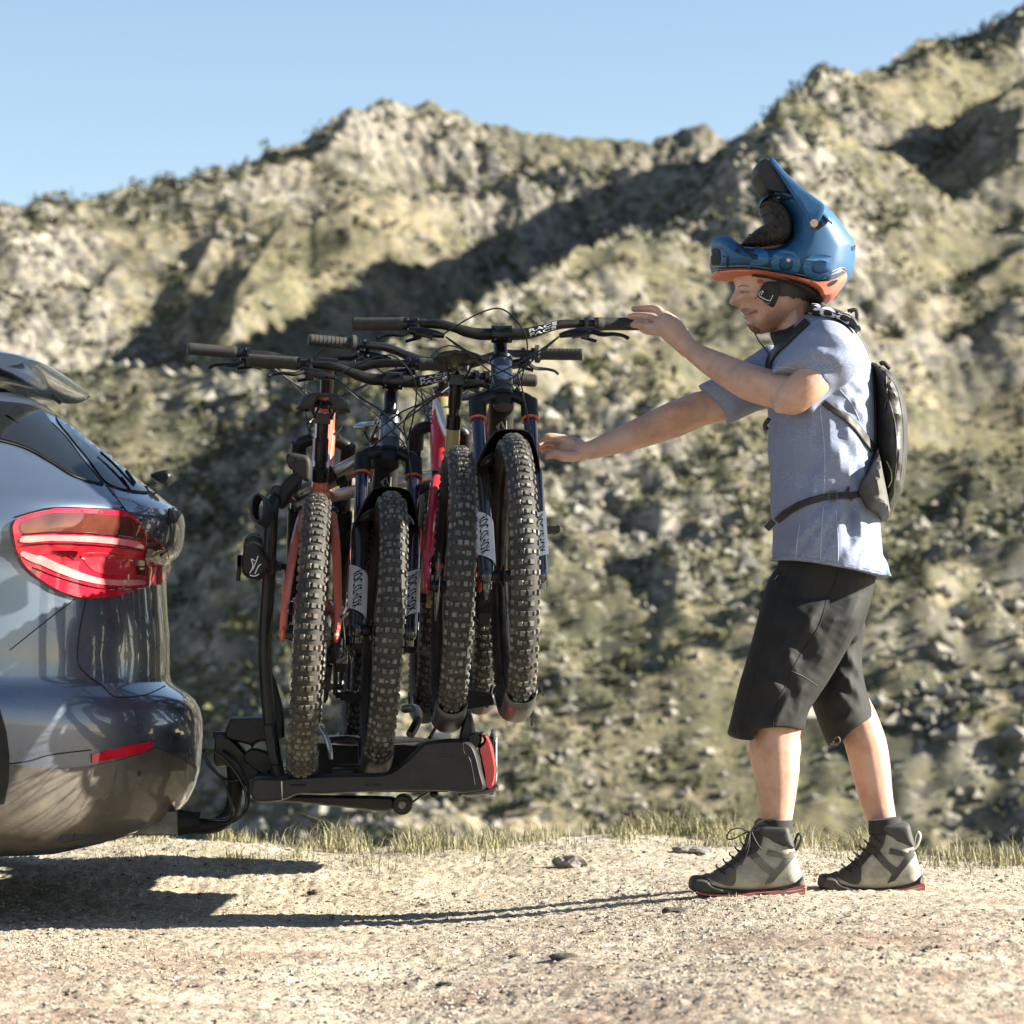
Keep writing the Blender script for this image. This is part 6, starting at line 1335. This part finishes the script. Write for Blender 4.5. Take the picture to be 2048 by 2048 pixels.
# ================================================================== the backpack
pack = thing('backpack', 'slim olive black backpack strapped to the man with chest and waist straps', 'backpack', P(1780, 1040, MY))
def bk(mb, nm, m, par=pack, **k): return mb.build(nm, m, par, **k)
PF = folds([(1760,790,1790,800,6,.005),(1756,830,1800,840,6,.005),(1770,870,1800,960,7,.006),(1760,900,1765,1000,6,-.005),(1785,960,1800,1000,6,.005),(1762,760,1768,860,5,.005),(1800,820,1806,940,6,-.004)])
pm_ = inflate([(1743,728),(1752,730),(1770,740),(1782,748),(1792,766),(1806,796),(1813,840),(1813,900),(1809,950),(1802,985),(1790,1012),(1776,1038),(1768,1044),(1756,1030),(1746,1000),(1744,930),(1745,850),(1744,790)], MY, .125, 34, step=5, layers=7, disp=PF); bb_ = bvh_of(pm_)
po = bk(pm_, 'main_bag', M_pack)
bk(seam([(1772,742),(1776,790),(1790,850),(1792,920),(1786,990)], bb_, .0022, .001), 'zip', M_strap, po)
bk(seam([(1760,740),(1790,770),(1804,830),(1806,900),(1800,960)], bb_, .0012, .0005), 'piping', M_packg, po)
bk(seam([(1774,750),(1770,770),(1776,790),(1772,818)], bb_, .0032, .004), 'zip_pull', M_strap, po)
bk(seam([(1774,922),(1782,940),(1784,960),(1778,975)], bb_, .0018, .002), 'pale_trim', mat('trim_sand', (.55,.45,.25), .6), po)
m_ = MB(); m_.tube([P(1760,728,MY), P(1768,726,MY), P(1780,738,MY)], .006, 8, k=3); bk(m_, 'handle', M_strap)
lum = inflate([(1747,893),(1734,920),(1716,945),(1700,965),(1690,985),(1688,996),(1700,1006),(1712,1024),(1722,1032),(1745,1036),(1766,1044),(1774,1030),(1770,1000),(1762,960),(1754,920)], MY, .222, 30, step=5, layers=6, disp=folds([(1740,930,1730,1000,7,.005),(1710,1000,1760,1020,6,.006),(1700,980,1750,1010,6,-.005)])); lo_ = bk(lum, 'hip_wing', M_packg)
bk(seam([(1747,895),(1734,920),(1716,945),(1702,962)], bvh_of(lum), .0022, .0), 'wing_trim', mat('trim_sand', (.55,.45,.25), .6), lo_)
# straps follow the shirt
def ribbon(pts, bvh, w, off, Yd, m, nm, par, k=6):
    q = catmull([(a, b, 0) for a, b in pts], k); V = []; Fs = []; n = len(q)
    for i, p in enumerate(q):
        a = q[max(0, i-1)]; b = q[min(n-1, i+1)]; t = (b-a); t.z = 0; t.normalize(); nn = Vector((-t.y, t.x, 0))
        for j in range(5):
            u = (-1+j/2)*w/2; V.append(near_hit(bvh, p.x+nn.x*u, p.y+nn.y*u, off, Yd))
    for i in range(n-1):
        for j in range(4): Fs.append((i*5+j, i*5+j+1, (i+1)*5+j+1, (i+1)*5+j))
    o = MB().add(V, Fs).build(nm, m, par); q_ = o.modifiers.new('s', 'SOLIDIFY'); q_.thickness = .0035; q_.offset = 0; return o
ribbon([(1556,1042),(1564,1034),(1580,1022),(1610,1006),(1640,996),(1668,992),(1700,991),(1728,986)], sbvh, 13, .004, 7.97, M_strap, 'waist_strap', pack)
m_ = MB(); m_.beam(P(1547,1042,8.0), P(1533,1058,8.0), .018, .012, (0,1,0)); bk(m_, 'strap_end', M_strap, bevel=.001)
ribbon([(1645,802),(1665,818),(1690,835),(1712,856),(1730,880),(1746,900)], sbvh, 14, .004, 7.97, M_strap, 'side_strap', pack)
bk(seam([(1658,984),(1672,983),(1673,1001),(1659,1002)], sbvh, .0020, .006, 7.97, closed=True, k=3), 'buckle', M_packg)
bk(seam([(1690,985),(1697,972),(1694,990),(1700,1000)], sbvh, .0020, .006, 7.97), 'strap_adjuster', M_strap)
# shoulder strap over the shoulder with white letters, and its edge line down the back
ribbon([(1536,742),(1540,722),(1552,704),(1572,686),(1594,664),(1616,644)], sbvh, 13, .004, 8.02, M_strap, 'shoulder_strap', pack)
a = inflate([(1612,618),(1622,608),(1640,610),(1670,618),(1696,628),(1712,640),(1722,660),(1712,662),(1690,646),(1660,634),(1630,632)], 8.05, .035, 7, step=4, layers=4); st_ = bk(a, 'shoulder_pad', M_strap); ab = bvh_of(a)
bk(text_px('POC', 1660, 627, 84, 22, 17, ab, .0012, 8.03, .04), 'pad_letters', M_white, st_, smooth=False)
m_ = MB(); m_.tube([P(1695,622,8.1), P(1713,620,8.1), P(1714,645,8.12), P(1712,665,8.15)], .006, 8, k=3, flat=.6); m_.tube([P(1700,624,8.2), P(1713,622,8.2), P(1712,664,8.2)], .005, 8, k=3); 
for q_ in m_.loose(): bk(q_, 'grab_loop', M_strap)
bk(seam([(1716,660),(1730,690),(1741,725),(1747,780),(1749,840),(1748,900)], sbvh, .0028, .002, MY), 'strap_edge', M_strap)
m_ = MB(); m_.tube([P(1538,838,8.05), P(1530,850,8.06), P(1534,860,8.06)], .006, 8, k=3); bk(m_, 'strap_tail', M_strap)
